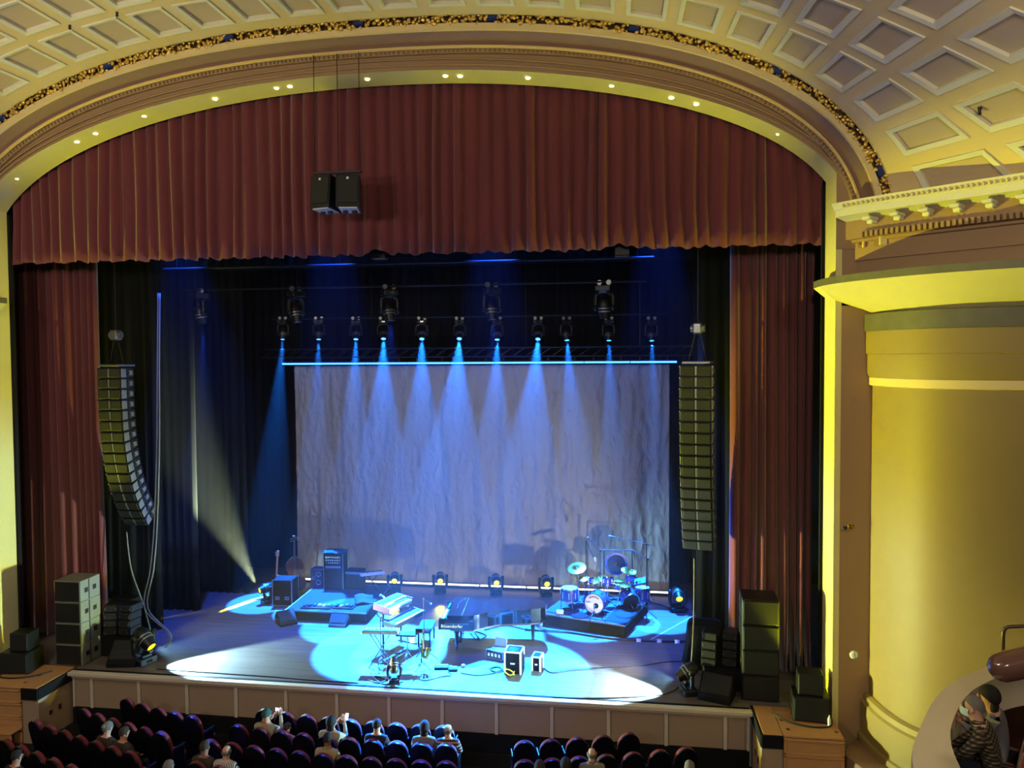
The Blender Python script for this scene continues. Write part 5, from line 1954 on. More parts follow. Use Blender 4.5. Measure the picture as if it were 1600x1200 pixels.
cab = [
    ('black cable looping from the bass riser to the keyboard stand', [(588, 958), (600, 968), (640, 972), (622, 966), (610, 975)], 0.014),
    ('black cable snaking from the lip lamp pool to the right lip lamp', [(860, 1090), (920, 1092), (990, 1090), (1040, 1085), (1060, 1075)], 0.014),
    ('black cable running from the pedals to the upright case', [(720, 1052), (745, 1056), (770, 1053), (790, 1050), (797, 1058)], 0.012),
    ('black cable lying between the horn stand and the pedals', [(650, 1060), (665, 1064), (690, 1058), (705, 1056), (700, 1050)], 0.012),
    ('black cable coiled below the crossed-stand keyboard', [(575, 1062), (590, 1068), (605, 1062), (585, 1058), (600, 1070), (630, 1066)], 0.014),
    ('black cable stretched under the grand piano', [(757, 985), (790, 978), (820, 984), (850, 987), (900, 990)], 0.016),
    ('black cable tangle under the keyboard end of the piano', [(735, 990), (745, 1000), (760, 994), (742, 988), (752, 1003)], 0.014),
    ('black cable right of the smaller open case', [(850, 1045), (862, 1052), (880, 1050), (900, 1048), (990, 1043), (1040, 1035), (1075, 1035)], 0.014),
    ('black cable behind the drum riser near the yellow-lens lamp', [(1010, 940), (1030, 945), (1050, 952), (1075, 958)], 0.014),
    ('blue-lit cable coil left of the upright case', [(765, 1046), (775, 1042), (785, 1046), (775, 1051), (766, 1046), (778, 1043), (786, 1048)], 0.016),
    ('black cable crossing the floor left of the bass riser', [(395, 938), (415, 936), (430, 930), (445, 922)], 0.012),
    ('black cable along the lip under the left lip lamp', [(245, 1046), (330, 1052), (420, 1058), (480, 1063), (560, 1068)], 0.012),
]
for k, (lab, pts, r) in enumerate(cab):
    cable(lab, [(fz(x, y).x, fz(x, y).y, r + 0.001) for x, y in pts], r, 'cable', None, seed=k)
# ------------------------------------------------------------------ side platforms
def platform(s, label):
    t = thing('stage_platform', label, 'platform', (0, 0, 0))
    xa, xb = 8.08, 9.66
    xm = (xa + 0.42 + xb) / 2

    def bx(nm, c, sz, m, par=t, ch=0.006):
        return MB().box((s * c[0], c[1], c[2]), sz, ch=ch).build(nm, m, par)
    wx = xb - xa - 0.42
    bx('deck_board', (xm, -0.38, -0.02), (wx, 1.28, 0.04), 'birch')
    bx('deck_board', (xa + 0.22, -0.38, -0.02), (0.38, 1.28, 0.04), 'birch')
    bx('black_edge', (xa - 0.0, -0.38, -0.14), (0.05, 1.3, 0.26), 'black_matte')
    bx('black_edge', (xa + 0.2, -1.04, -0.14), (0.42, 0.05, 0.26), 'black_matte')
    bx('side_wall', (xa + 0.02, -0.38, -0.79), (0.05, 1.28, 1.05), 'panel_tan')
    bx('end_wall', (xa + 0.22, -1.0, -0.79), (0.36, 0.05, 1.05), 'panel_tan')
    for k, z in enumerate((-0.22, -0.55, -0.88, -1.16)):
        fr = bx('front_panel', (xm, -1.0, z), (wx, 0.05, 0.32), 'birch')
        bx('panel_rail', (xm, -1.035, z + 0.14), (wx, 0.025, 0.045), 'birch', fr)
        bx('panel_rail', (xm, -1.035, z - 0.14), (wx, 0.025, 0.045), 'birch', fr)
        for sx in (-1, 1):
            bx('panel_stile', (xm + sx * (wx / 2 - 0.03), -1.035, z), (0.06, 0.025, 0.30), 'birch', fr)
    for dx, dy in ((-0.5, -0.1), (-0.45, -0.75), (0.5, -0.75)):
        bx('floor_socket', (xm + dx * wx * 0.85, -0.3 + dy * 0.6, 0.002), (0.07, 0.07, 0.008), 'wood_dark')
    for dy in (-0.35, -0.65):
        bx('wall_socket', (xa - 0.012, dy, -0.72), (0.02, 0.09, 0.12), 'wood_dark')
    bx('step', (xm, -1.2, -0.95), (wx, 0.34, 0.04), 'birch')
    bx('step_riser', (xm, -1.34, -1.145), (wx, 0.03, 0.34), 'birch')
    return t


platform(1, 'wooden side platform with black edge below the right wall')
platform(-1, 'wooden side platform with black edge below the left speakers')
for s, lab in ((1, 'black cable lying on the right wooden platform behind the speakers'), (-1, 'black cable looping in front of the speakers on the left platform')):
    cable(lab, [(s * 9.62, -0.15, 0.02), (s * 9.5, -0.55, 0.02), (s * 9.1, -0.62, 0.02), (s * 8.7, -0.45, 0.02), (s * 8.45, -0.1, 0.02)], 0.018)
t = thing('water_bottle', 'small clear water bottle on the right wooden platform edge', 'bottle', (9.5, -0.5, 0.0))
MB().lathe([(0.0, 0.0), (0.034, 0.0), (0.035, 0.13), (0.03, 0.16), (0.014, 0.19), (0.014, 0.2)], n=12).build('body', 'white_plastic', t, smooth=40)
MB().cyl((0, 0, 0.2), (0, 0, 0.22), 0.016, n=10).build('cap', 'white_plastic', t)
# curb and trench by the right wall
cur = MB()
cp_ = smooth_path([(9.75, -0.75), (10.0, -0.95), (10.3, -1.5), (10.6, -2.2), (11.2, -2.9), (12.2, -3.4)], 6)
inn_ = smooth_path([(9.7, -0.95), (9.85, -1.35), (10.1, -2.0), (10.5, -2.8), (11.1, -3.5), (12.2, -4.1)], 6)
struct(MB().strip([[(x, y, -1.31) for x, y in inn_], [(x, y, -0.35) for x, y in inn_], [(x, y, -0.32) for x, y in cp_], [(x, y, -0.36) for x, y in offset_path(cp_, -0.6)]]).build('wall_pit_curb', ['plaster_dark'], smooth=35))
# fixtures on the right pilaster
for nm, lab, cat, px, py in (('smoke_detector', 'round white detector on the brown pilaster right of the stage', 'detector', 1334, 1023), ('camera_bracket', 'small metal bracket on the brown pilaster right of the stage', 'bracket', 1326, 823), ('wall_plate', 'small square blank plate high on the brown pilaster', 'plate', 1335, 622)):
    p = fy(px, py, -0.155)
    t = thing(nm, lab, cat, (p.x, -0.155, p.z))
    if nm == 'smoke_detector':
        MB().lathe([(0.0, 0.045), (0.06, 0.04), (0.085, 0.02), (0.09, 0.0)], n=18, M=RX(PI / 2)).build('dome', 'white_plastic', t, smooth=40)
        MB().cyl((0, -0.046, 0.02), (0, -0.05, 0.02), 0.012, n=8).build('lamp', 'black', t)
    elif nm == 'camera_bracket':
        MB().box((0.05, -0.006, 0), (0.13, 0.012, 0.1), ch=0.004).build('plate', 'brass', t)
        MB().tube([(0.05, -0.01, 0), (0.04, -0.1, 0), (-0.06, -0.12, 0)], 0.012, 6).build('arm', 'black_metal', t)
        MB().box((-0.1, -0.12, 0), (0.1, 0.06, 0.06), ch=0.01).build('clamp', 'black_metal', t)
    else:
        MB().box((0, -0.005, 0), (0.13, 0.01, 0.13), ch=0.003).build('plate', 'plaster_brown', t)
        MB().cyl((0, -0.01, 0), (0, -0.014, 0), 0.008, n=6).build('screw', 'black', t)


# ------------------------------------------------------------------ theatre seats
FZ = -1.32


def make_seat(name='theatre_seat'):
    t = thing(name, 'x', 'seat')
    # local: faces +Y, origin on floor below the back
    def outline(w, h, n=10):
        pts = [(-w / 2, 0), (w / 2, 0), (w / 2 * 1.02, h * 0.6)]
        for i in range(n + 1):
            a = PI * i / n
            pts.append((w / 2 * math.cos(a), h * 0.62 + h * 0.38 * math.sin(a)))
        pts.append((-w / 2 * 1.02, h * 0.6))
        return pts
    M = T(0, 0, 0.42) @ RX(0.20) @ RX(PI / 2)
    # thickness along -local z -> rear
    MB().prism(outline(0.47, 0.665), 0.0, 0.035, M).build('back_shell', 'seat_shell', t, smooth=40)
    MB().prism(outline(0.44, 0.65), -0.075, -0.001, T(0, 0, 0.425) @ RX(0.20) @ RX(PI / 2)).build('back_pad', 'seat_red', t, smooth=40)
    MB().box((0, 0.20, 0.44), (0.42, 0.40, 0.10), ch=0.03, M=RX(0.1)).build('cushion', 'seat_red', t)
    for sx in (-1, 1):
        a = MB().box((sx * 0.237, 0.14, 0.35), (0.022, 0.30, 0.66), ch=0.01).build('side_standard', 'seat_shell', t)
        MB().box((sx * 0.233, 0.16, 0.695), (0.034, 0.34, 0.03), ch=0.01).build('armrest', 'seat_shell', a)
        MB().box((sx * 0.233, 0.12, 0.012), (0.034, 0.3, 0.024)).build('foot', 'seat_shell', a)
    return t


seat0 = make_seat()
seat_used = [False]
SEATS = []


def place_seat(x, y, rz, label, group, z=FZ):
    loc = (x, y, z)
    if not seat_used[0]:
        seat_used[0] = True
        seat0.location = loc
        seat0.rotation_euler = (0, 0, rz)
        o = seat0
    else:
        o = dup(seat0, loc, rz)
    o['label'] = label
    o['group'] = group
    o['category'] = 'seat'
    SEATS.append(o)
    return o


def row(x0, y0, x1, y1, n, sag, label, group, dy=0.12):
    end = x1 < 0
    for i in range(n):
        f = i / (n - 1) if n > 1 else 0
        x = x0 + (x1 - x0) * f
        y = y0 + (y1 - y0) * f - sag * 4 * f * (1 - f)
        sl = (y1 - y0 - sag * 4 * (1 - 2 * f)) / (x1 - x0)
        rz = math.atan(sl)
        k = (n - 1 - i) if end else i
        place_seat(x - math.sin(rz) * dy, y + math.cos(rz) * dy, rz, label % ORD[k], group)


W = 'dark red-fronted theatre seat, %s from the aisle, in the '
row(-6.05, -0.74, -4.08, -1.33, 5, 0.03, W + 'front row of the left block', 'left block front row')
row(-6.68, -1.36, -4.32, -2.10, 6, 0.03, W + 'second row of the left block', 'left block second row')
row(-7.36, -1.98, -4.45, -2.94, 7, 0.03, W + 'third row of the left block', 'left block third row')
row(-7.85, -2.62, -4.75, -3.72, 7, 0.03, W + 'fourth row of the left block', 'left block fourth row')
row(-8.2, -3.3, -6.4, -3.95, 4, 0.02, W + 'fifth row of the left block', 'left block fifth row')
row(-2.62, -0.84, 1.54, -1.06, 9, 0.10, W + 'front row of the centre block', 'centre block front row')
row(-2.85, -1.60, 1.76, -1.79, 10, 0.12, W + 'second row of the centre block', 'centre block second row')
row(-3.10, -2.28, 1.92, -2.46, 11, 0.13, W + 'third row of the centre block', 'centre block third row')
row(3.33, -1.47, 5.45, -0.85, 5, 0.03, W + 'front row of the right block', 'right block front row')
row(3.43, -2.21, 6.58, -1.30, 7, 0.04, W + 'second row of the right block', 'right block second row')


# ------------------------------------------------------------------ people
def stripes(key, c1, c2, scale, axis='X', width=0.5, second=None):
    m = bpy.data.materials.new(key)
    m.use_nodes = True
    nt = m.node_tree
    b = nt.nodes['Principled BSDF']
    b.inputs['Roughness'].default_value = 0.9
    tc = nt.nodes.new('ShaderNodeTexCoord')
    w = nt.nodes.new('ShaderNodeTexWave')
    w.bands_direction = axis
    w.inputs['Scale'].default_value = scale
    nt.links.new(tc.outputs['Object'], w.inputs[0])
    cr = nt.nodes.new('ShaderNodeValToRGB')
    cr.color_ramp.interpolation = 'CONSTANT'
    cr.color_ramp.elements[0].color = lin(c1)
    cr.color_ramp.elements[1].color = lin(c2)
    cr.color_ramp.elements[1].position = width
    nt.links.new(w.outputs['Fac'], cr.inputs[0])
    if second:
        w2 = nt.nodes.new('ShaderNodeTexWave')
        w2.bands_direction = second
        w2.inputs['Scale'].default_value = scale
        nt.links.new(tc.outputs['Object'], w2.inputs[0])
        c2r = nt.nodes.new('ShaderNodeValToRGB')
        c2r.color_ramp.interpolation = 'CONSTANT'
        c2r.color_ramp.elements[0].color = (0.35, 0.35, 0.35, 1)
        c2r.color_ramp.elements[1].color = (1, 1, 1, 1)
        c2r.color_ramp.elements[1].position = width
        nt.links.new(w2.outputs['Fac'], c2r.inputs[0])
        mx = nt.nodes.new('ShaderNodeMix')
        mx.data_type = 'RGBA'
        mx.blend_type = 'MULTIPLY'
        mx.inputs[0].default_value = 1
        nt.links.new(cr.outputs[0], mx.inputs[6])
        nt.links.new(c2r.outputs[0], mx.inputs[7])
        nt.links.new(mx.outputs[2], b.inputs['Base Color'])
    else:
        nt.links.new(cr.outputs[0], b.inputs['Base Color'])
    MATS[key] = m


stripes('shirt_stripe', '1d1a1e', 'd8d4cc', 9, 'X', 0.45)
stripes('sweater_stripe', '4a2c2c', 'b09a88', 4.2, 'Z', 0.72)
stripes('shirt_plaid', '2c241a', '7d6a50', 7, 'Z', 0.6, 'DIAGONAL')
for k, h in (('skin_a', 'b98468'), ('skin_b', '8a5c44'), ('skin_c', 'c99a80'), ('hair_dark', '17110f'), ('hair_grey', '6d655c'), ('hair_brown', '33231a'), ('cloth_cream', '9d9478'), ('cloth_grey', '6d6a72'), ('cloth_beige', 'a08a62'), ('cloth_black', '141318'), ('cloth_olive', '77705c'), ('cloth_brown', '33261f'), ('cloth_pink', '9a6a72'), ('denim', '1c2436'), ('cap_green', '27463e'), ('mask_blue', 'b9cfda')):
    mat(k, h, 0.85, var=0.08, vscale=8)
mat('phone_screen', '202020', 0.2, var=0, emit=('dfe6ff', 3.0))


def hand(mb, c, d, n, s=1.0):
    """palm and five bent fingers; d finger direction, n palm normal"""
    d, n = Vector(d).normalized(), Vector(n).normalized()
    sd = d.cross(n).normalized()
    c = Vector(c)
    mb.sph(c + d * 0.04 * s, 0.042 * s, 0.048 * s, 0.02 * s, 10, 6, Matrix((sd.to_4d()[:3] + (0,), d.to_4d()[:3] + (0,), n.to_4d()[:3] + (0,), (0, 0, 0, 1))).transposed())
    for k, (o, l) in enumerate(((-0.03, 0.06), (-0.01, 0.075), (0.011, 0.07), (0.03, 0.055))):
        b_ = c + d * 0.075 * s + sd * o * s
        mb.tube([b_, b_ + d * l * 0.5 * s + n * 0.006, b_ + d * l * s - n * 0.012 * s], [0.0095 * s, 0.009 * s, 0.0065 * s], 6)
    b_ = c + d * 0.025 * s - sd * 0.036 * s
    mb.tube([b_, b_ + (d * 0.5 - sd).normalized() * 0.035 * s, b_ + (d * 0.8 - sd).normalized() * 0.065 * s], [0.012 * s, 0.0105 * s, 0.008 * s], 6)


def person(label, loc, rz, shirt, hair, skin='skin_a', pants='denim', hair_style='short', lean=0.0, turn=0.0, arms='lap', extras=(), scale=1.0, group='audience'):
    """seated figure facing local +Y, origin on the floor under the hips"""
    t = thing('person', label, 'person', loc, rz, group)
    J = {'pel': (0, 0, 0.50), 'spi': (0, -0.02 + lean * 0.3, 0.70), 'che': (0, -0.03 + lean * 0.7, 0.92), 'neck': (0, -0.01 + lean, 1.065), 'hb': (0, 0.01 + lean, 1.13), 'hc': (0, 0.03 + lean * 1.05, 1.23), 'ht': (0, 0.02 + lean * 1.08, 1.325)}
    E = [('pel', 'spi'), ('spi', 'che'), ('che', 'neck'), ('neck', 'hb'), ('hb', 'hc'), ('hc', 'ht')]
    R = {'pel': (.155, .125), 'spi': (.15, .11), 'che': (.175, .125), 'neck': (.068, .068), 'hb': (.068, .074), 'hc': (.084, .104), 'ht': (.07, .082)}
    hands = []
    for s, n in ((-1, 'L'), (1, 'R')):
        J['sh' + n] = (s * 0.195, -0.02 + lean * 0.8, 0.985)
        if arms == 'lap':
            J['el' + n] = (s * 0.25, 0.06 + lean * 0.8, 0.75)
            J['wr' + n] = (s * 0.12, 0.28 + lean * 0.6, 0.66)
        elif arms == 'phone' and s == 1:
            J['el' + n] = (s * 0.26, 0.18, 0.86)
            J['wr' + n] = (s * 0.16, 0.33, 1.12)
        elif arms == 'phone':
            J['el' + n] = (s * 0.25, 0.16, 0.82)
            J['wr' + n] = (s * 0.02, 0.34, 1.08)
        elif arms == 'clap':
            J['el' + n] = (s * 0.22, 0.10 + lean * 0.8, 0.78)
            J['wr' + n] = (s * 0.05, 0.34 + lean * 0.8, 0.86)
        else:   # knees
            J['el' + n] = (s * 0.24, 0.14 + lean * 0.8, 0.78)
            J['wr' + n] = (s * 0.15, 0.40 + lean * 0.5, 0.63)
        J['hi' + n] = (s * 0.10, 0.04, 0.49)
        J['kn' + n] = (s * 0.13, 0.44, 0.50)
        J['an' + n] = (s * 0.13, 0.46, 0.10)
        J['to' + n] = (s * 0.14, 0.62, 0.05)
        E += [('che', 'sh' + n), ('sh' + n, 'el' + n), ('el' + n, 'wr' + n), ('pel', 'hi' + n), ('hi' + n, 'kn' + n), ('kn' + n, 'an' + n), ('an' + n, 'to' + n)]
        R.update({'sh' + n: (.088, .08), 'el' + n: (.06, .06), 'wr' + n: (.033, .03), 'hi' + n: (.1, .095), 'kn' + n: (.068, .066), 'an' + n: (.042, .045), 'to' + n: (.042, .032)})
        hands.append((J['wr' + n], s))
    key = list(J)
    me = bpy.data.meshes.new('body')
    me.from_pydata([J[k] for k in key], [(key.index(a), key.index(b)) for a, b in E], [])
    o = bpy.data.objects.new('body', me)
    COL.objects.link(o)
    sk = o.modifiers.new('skin', 'SKIN')
    sk.use_smooth_shade = True
    if not me.skin_vertices:
        me.skin_vertices.new()
    for i, k in enumerate(key):
        me.skin_vertices[0].data[i].radius = R[k]
    me.skin_vertices[0].data[0].use_root = True
    sb = o.modifiers.new('sub', 'SUBSURF')
    sb.levels = sb.render_levels = 2
    bpy.context.view_layer.update()
    ev = o.evaluated_get(bpy.context.evaluated_depsgraph_get())
    m2 = bpy.data.meshes.new_from_object(ev)
    bpy.data.objects.remove(o)
    bm_v = [tuple(v.co) for v in m2.vertices]
    bm_f = [tuple(p.vertices) for p in m2.polygons]
    mb = MB()
    mb.v, mb.f, mb.mi = bm_v, bm_f, []
    for f in bm_f:
        c = sum((Vector(bm_v[i]) for i in f), Vector()) / len(f)
        if c.z > 1.06 and abs(c.x) < 0.1 and arms != 'x' and (Vector(J['neck']) - c).length < 0.42 and c.y < 0.2 + lean:
            k = 1
        elif min((Vector(h[0]) - c).length for h in hands) < 0.045:
            k = 1
        elif c.z < 0.62 and (c.y > 0.02 or c.z < 0.5):
            k = 2 if c.z > 0.09 else 3
        else:
            k = 0
        mb.mi.append(k)
    mb.cur = 1
    for (w, s) in hands:
        n_ = 'R' if s == 1 else 'L'
        d = (Vector(w) - Vector(J['el' + n_])).normalized()
        up = Vector((-s, 0, 0.2)) if arms == 'clap' else Vector((0, 0.2, 1))
        hand(mb, w, d, up - d * up.dot(d), 1.0)
    # face: nose, ears, brow, lips as part of the same skin
    hc = Vector(J['hc'])
    fy_ = hc.y
    mb.sph((0, fy_ + 0.105, hc.z - 0.012), 0.014, 0.02, 0.022, 8, 6)
    mb.sph((0, fy_ + 0.094, hc.z - 0.052), 0.024, 0.012, 0.009, 8, 5)
    for s in (-1, 1):
        mb.sph((s * 0.086, fy_ + 0.0, hc.z - 0.008), 0.012, 0.022, 0.032, 8, 6)
    body = mb.build('body', [shirt, skin, pants, 'black'], t, smooth=True)
    for s in (-1, 1):
        MB().sph((s * 0.03, fy_ + 0.092, hc.z + 0.015), 0.011, 0.008, 0.008, 8, 5).build('eye', 'black', body, smooth=True)
    # hair
    hm = MB()

    def cap(zcut_front, zcut_back, rr, squash=1.0):
        rows = []
        for j in range(9):
            v = j / 8
            row_ = []
            for i in range(20):
                a = 2 * PI * i / 20
                fr = (1 + math.sin(a)) / 2          # 1 at front
                zc = zcut_back + (zcut_front - zcut_back) * fr
                p = v * math.acos(max(-1, min(1, zc)))
                row_.append((rr * 0.86 * math.sin(p) * math.cos(a), fy_ - 0.008 + rr * math.sin(p) * math.sin(a), hc.z + 0.01 + rr * 1.08 * squash * math.cos(p)))
            rows.append(row_)
        hm.strip(rows, True)
    if hair_style == 'short':
        cap(0.66, -0.3, 0.114)
    elif hair_style == 'long':
        cap(0.4, -0.75, 0.126)
        hm.sph((0, fy_ - 0.055, hc.z - 0.1), 0.085, 0.055, 0.16, 12, 8)
    elif hair_style == 'bald':
        rows = []
        for z_, r_ in ((-0.055, 0.106), (-0.03, 0.115), (0.0, 0.117), (0.018, 0.113)):
            rows.append([(r_ * 0.86 * math.cos(PI + PI * i / 14), fy_ - 0.004 + r_ * math.sin(PI + PI * i / 14), hc.z + z_) for i in range(15)])
        hm.strip(rows)
    elif hair_style == 'bun':
        cap(0.4, -0.3, 0.119)
        hm.sph((0, fy_ - 0.1, hc.z + 0.06), 0.05, nu=10, nv=7)
    elif hair_style == 'cap':
        cap(0.25, -0.15, 0.122)
    if hair_style != 'none':
        hm.build('cap' if hair_style == 'cap' else 'hair', hair, t, smooth=True)
    if hair_style == 'cap':
        MB().sph((0, fy_ + 0.13, hc.z + 0.04), 0.075, 0.08, 0.008, 12, 6).build('cap_brim', hair, t, smooth=True)
    if 'collar' in extras:
        MB().lathe([(0.075, -0.02), (0.08, 0.02), (0.07, 0.045)], (0, J['neck'][1], 1.07), 14).build('collar', shirt, t, smooth=True)
    if 'mask' in extras:
        MB().grid(lambda u, v: (0.09 * math.sin((u - 0.5) * 2.6), fy_ + 0.122 * math.cos((u - 0.5) * 2.6) - 0.002 + 0.012 * math.sin(PI * v), hc.z - 0.085 + 0.085 * v), 10, 5).build('face_mask', 'mask_blue', t, smooth=True)
    if 'phone' in extras:
        pass
    t.scale = (scale,) * 3
    return t, J


TAKEN = set()


def seated(px, py, rz, *a, **k):
    """put a person so that the middle of the head is on the sight line of (px,py)"""
    z = k.pop('z', FZ)
    sc = k.get('scale', 1.0)
    p = fz(px, py, z + 1.23 * sc)
    q = min(SEATS, key=lambda o_: (o_.location.x - p.x) ** 2 + (o_.location.y + 0.16 - p.y) ** 2 + (9 if o_.name in TAKEN else 0))
    dd = math.hypot(q.location.x - p.x, q.location.y + 0.16 - p.y)
    if dd < 0.45:
        TAKEN.add(q.name)
        rz = q.rotation_euler.z
        p = q.location + Vector((-math.sin(rz) * 0.16, math.cos(rz) * 0.16, 0))
        return person(a[0], (p.x, p.y, z), rz, *a[1:], **k)
    ns = place_seat(p.x + math.sin(rz) * 0.16, p.y - math.cos(rz) * 0.16, rz, 'dark theatre seat under the ' + ' '.join(a[0].split()[:9]), 'occupied rear seats')
    TAKEN.add(ns.name)
    return person(a[0], (p.x, p.y, z), rz, *a[1:], **k)


r16 = math.radians(-16)
t, J = seated(411, 1117, -0.05, 'person in a dark green cap and pale jacket holding up a bright phone', 'cloth_cream', 'cap_green', hair_style='cap', arms='phone')
ph = MB().box((0.09, 0.40, 1.18), (0.16, 0.012, 0.085), ch=0.008)
phone = thing('phone', 'bright phone held up by the person in the green cap', 'phone', t.location, -0.05)
ph.build('case', 'black', phone)
MB().box((0.09, 0.392, 1.18), (0.145, 0.006, 0.072)).build('screen', 'phone_screen', phone)
tw, Jw = seated(525, 1137, 0.0, 'woman with long dark hair in a pale sweater looking at a lit phone', 'cloth_cream', 'hair_dark', hair_style='long', skin='skin_a', arms='phone')
phone2 = thing('phone', 'lit phone held low by the woman in the pale sweater', 'phone', tw.location + Vector((0.2, 0.42, 1.17)), 0.0)
MB().box((0, 0, 0), (0.075, 0.012, 0.15), ch=0.006, M=RX(-0.5)).build('case', 'black', phone2)
MB().box((0, -0.008, 0.003), (0.066, 0.006, 0.138), M=RX(-0.5)).build('screen', 'phone_screen', phone2)
seated(573, 1134, 0.0, 'person with short dark hair in a black jacket beside the woman with the lit phone', 'cloth_black', 'hair_dark', lean=0.02)
seated(529, 1156, 0.0, 'person with short dark hair in a beige shirt in the third centre row', 'cloth_beige', 'hair_dark', skin='skin_b', extras=('collar',))
seated(442, 1146, -0.1, 'small person with brown hair beside the person in the green cap', 'cloth_pink', 'hair_brown', scale=0.82)
seated(657, 1143, 0.05, 'person with thick dark hair in a grey top leaning forward', 'cloth_grey', 'hair_dark', hair_style='long', lean=0.05)
seated(698, 1136, 0.1, 'balding person in a brown sweater with pale stripes', 'sweater_stripe', 'hair_grey', hair_style='bald', skin='skin_c')
seated(155, 1141, r16, 'pale-haired person in a dark jacket in the left seat block', 'cloth_brown', 'hair_grey', skin='skin_c', hair_style='bun')
seated(184, 1152, r16, 'person in a dark brown jacket beside the pale-haired person', 'cloth_brown', 'hair_brown')
seated(319, 1168, -0.1, 'dark-haired person in a brown jacket at the centre aisle', 'cloth_brown', 'hair_brown', skin='skin_b')
seated(353, 1174, -0.1, 'bald person in a black and white striped shirt', 'shirt_stripe', 'hair_grey', hair_style='bald', skin='skin_c')
seated(16, 1182, r16, 'dark-haired person in black far from the aisle in the left block', 'cloth_black', 'hair_dark', skin='skin_a')
seated(262, 1199, r16, 'person with fair grey-brown hair and black top near the left aisle', 'cloth_black', 'hair_grey')
seated(925, 1178, 0.1, 'bald person in a grey-olive shirt in the right block', 'cloth_olive', 'hair_grey', hair_style='bald', skin='skin_c', extras=('collar',))
seated(884, 1196, 0.15, 'dark-haired woman in black beside the bald person in olive', 'cloth_black', 'hair_dark', hair_style='long')
seated(843, 1199, 0.1, 'brown-haired person in black two seats from the bald person in olive', 'cloth_black', 'hair_brown')
seated(1078, 1200, 0.2, 'person with thin grey hair behind the right block second row', 'cloth_black', 'hair_grey', skin='skin_c')

# ------------------------------------------------------------------ theatre box on the right
BZ = 1.72
mat('parapet_cream', 'e4d3b6', 0.6, var=0.03)
outer = smooth_path([(8.62, -8.2), (8.74, -7.16), (9.22, -6.13), (9.86, -5.07), (10.61, -4.3), (11.3, -3.8), (12.6, -3.3), (14, -3.2)], 8)
inner = smooth_path([(9.18, -8.2), (9.25, -7.24), (9.51, -6.3), (10.15, -5.2), (10.84, -4.5), (11.5, -4.1), (12.6, -3.75), (14, -3.65)], 8)
par = struct(MB().strip([[(x, y, 1.2) for x, y in outer], [(x, y, 2.72) for x, y in outer], [(x * .98 + i[0] * .02, y * .98 + i[1] * .02, 2.75) for (x, y), i in zip(outer, inner)], [(x, y, 2.75) for x, y in inner], [(x, y, 2.72) for x, y in inner], [(x, y, BZ) for x, y in inner]]).build('wall_box_parapet', 'parapet_cream', smooth=35))
fl = [(x, y) for x, y in inner] + [(14, -9), (9.18, -9)]
struct(MB().prism([(x, y) for x, y in fl][::-1], BZ - 0.06, BZ).build('floor_box', 'carpet_red'))
MB().strip([[(x + 0.01, y - 0.02, BZ) for x, y in inner], [(x + 0.01, y - 0.02, BZ + 0.5) for x, y in inner]]).build('inner_lining', 'wood_dark', par, smooth=40)


def box_seat(label, loc, rz):
    t = thing('velvet_chair', label, 'seat', loc, rz, 'red seats in the box')
    pts = [(-0.25, 0.0), (0.25, 0.0), (0.27, 0.3)] + [(0.26 * math.cos(PI * i / 10), 0.34 + 0.2 * math.sin(PI * i / 10)) for i in range(11)] + [(-0.27, 0.3)]
    MB().prism(pts, -0.06, 0.05, T(0, -0.2, 0.42) @ RX(0.2) @ RX(PI / 2)).build('backrest', 'velvet_box', t, smooth=40)
    MB().box((0, 0.08, 0.42), (0.48, 0.46, 0.12), ch=0.04).build('seat', 'velvet_box', t, smooth=40)
    for sx in (-1, 1):
        MB().box((sx * 0.27, 0.05, 0.33), (0.04, 0.42, 0.6), ch=0.01).build('side_panel', 'black', t)
        MB().box((sx * 0.27, 0.05, 0.64), (0.06, 0.44, 0.035), ch=0.012).build('armrest', 'wood_dark', t)
    return t


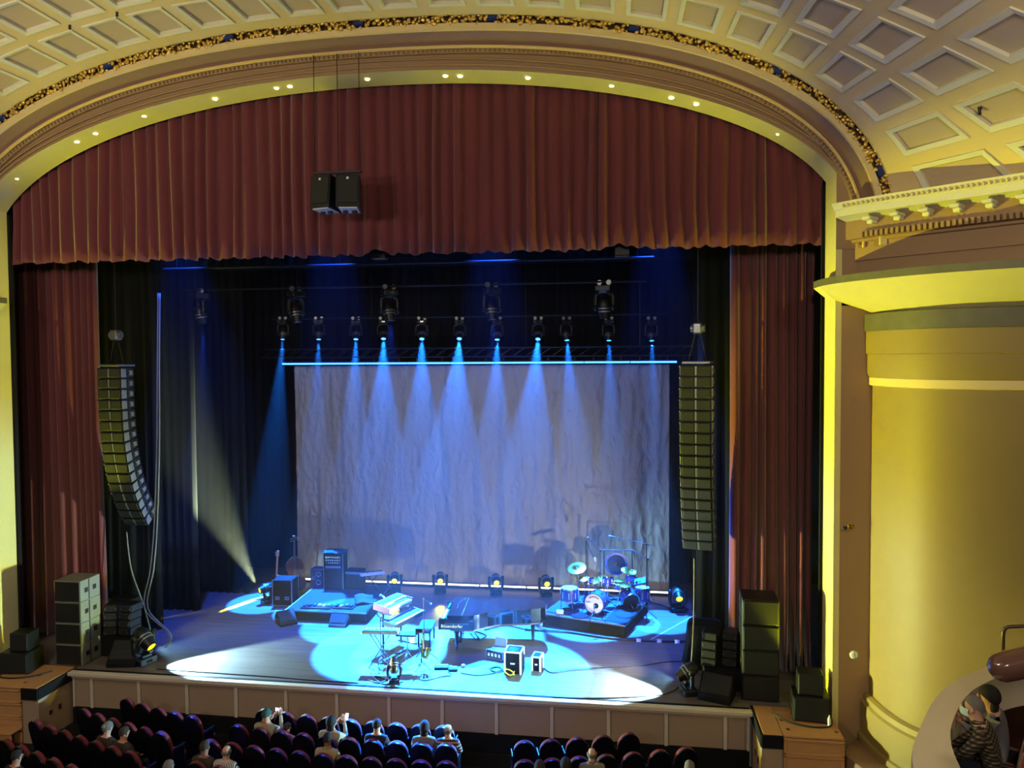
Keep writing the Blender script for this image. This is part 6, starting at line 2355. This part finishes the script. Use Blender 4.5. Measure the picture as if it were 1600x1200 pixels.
mat('velvet_box', '7e1c22', 0.85, var=0.12, sheen=0.6)
rb_ = math.radians(62)
man = fz(1560, 1114, BZ + 1.23 * 1.14)
t, J = person('man in a dark plaid shirt wearing a pale blue face mask in the box', (man.x, man.y, BZ), rb_, 'shirt_plaid', 'hair_grey', 'skin_c', 'denim', 'short', 0.2, 0, 'knees', ('collar', 'mask'), 1.14, 'people in the box')
wo = (man.x + 0.30, man.y + 0.52, BZ)
t, J = person('dark-haired person in a pale top with open hands beside the man in plaid', wo, rb_, 'cloth_grey', 'hair_dark', 'skin_a', 'denim', 'long', 0.12, 0, 'clap', (), 1.1, 'people in the box')
for k, (dx, dy, lab) in enumerate(((0, 0, 'red velvet seat under the man in plaid'), (0.55, 0, 'red velvet seat under the dark-haired person in the box'), (-0.56, 0, 'empty red velvet seat before the man in plaid'), (0.0, -0.85, 'red velvet seat behind the man in plaid'), (0.58, -0.85, 'red velvet seat behind the dark-haired person in the box'), (1.2, -0.6, 'red velvet seat at the far rear of the box'))):
    box_seat(lab, (man.x + dx * math.cos(rb_) - dy * math.sin(rb_), man.y + dx * math.sin(rb_) + dy * math.cos(rb_) - 0.03, BZ), rb_)
# bronze hand rail on the parapet
a = fz(1567, 1033, 2.75)
t = thing('hand_rail', 'bent dark bronze hand rail standing on the box parapet', 'rail', (a.x, a.y, 2.75))
MB().tube([(0, 0, 0), (0, 0, 0.46), (0.02, 0, 0.52), (0.07, -0.01, 0.555), (0.6, -0.15, 0.66), (1.3, -0.3, 0.8)], 0.028, 8).build('rail', 'wood_dark', t, smooth=True)
MB().cyl((0, 0, 0), (0, 0, 0.015), 0.06, n=12).build('flange', 'wood_dark', t)
MB().cyl((1.2, -0.28, -0.3), (1.2, -0.28, 0.78), 0.028, n=8).build('post', 'wood_dark', t)
# rounded glossy rail end of the next box
d = _w + _r * ((1566 - 800) / FPX) - _u * ((1043 - 600) / FPX)
p0 = CAM + d * 8.6
d2 = _w + _r * ((1720 - 800) / FPX) - _u * ((1004 - 600) / FPX)
p1 = CAM + d2 * 8.2
mat('leather_brown', '6b4a3e', 0.18, var=0.15, vscale=3, coat=0.6)
t = thing('padded_rail', 'thick glossy brown padded rail with rounded end above the box parapet', 'rail', tuple(p0))
ax = (p1 - p0)
L_ = ax.length
Mq = ax.to_track_quat('Z', 'Y').to_matrix().to_4x4()
R_ = 0.165
MB().lathe([(0.0, -R_ * 0.9), (R_ * 0.45, -R_ * 0.8), (R_ * 0.78, -R_ * 0.5), (R_ * 0.96, -R_ * 0.15), (R_, 0.1), (R_, L_), (0.0, L_)], n=24, M=Mq).build('padding', 'leather_brown', t, smooth=45)
MB().cyl(ax * 0.93, ax * 0.93 + Vector((0, 0, -2.4)), 0.05, n=10).build('post', 'wood_dark', t)

# directions in labels are the auditorium's own (house left, house right), the same from any seat
import re
for o in list(bpy.data.objects):
    if 'label' in o:
        o['label'] = re.sub(r'\b(left|right)\b', lambda m_: 'house-' + m_.group(1), o['label'])
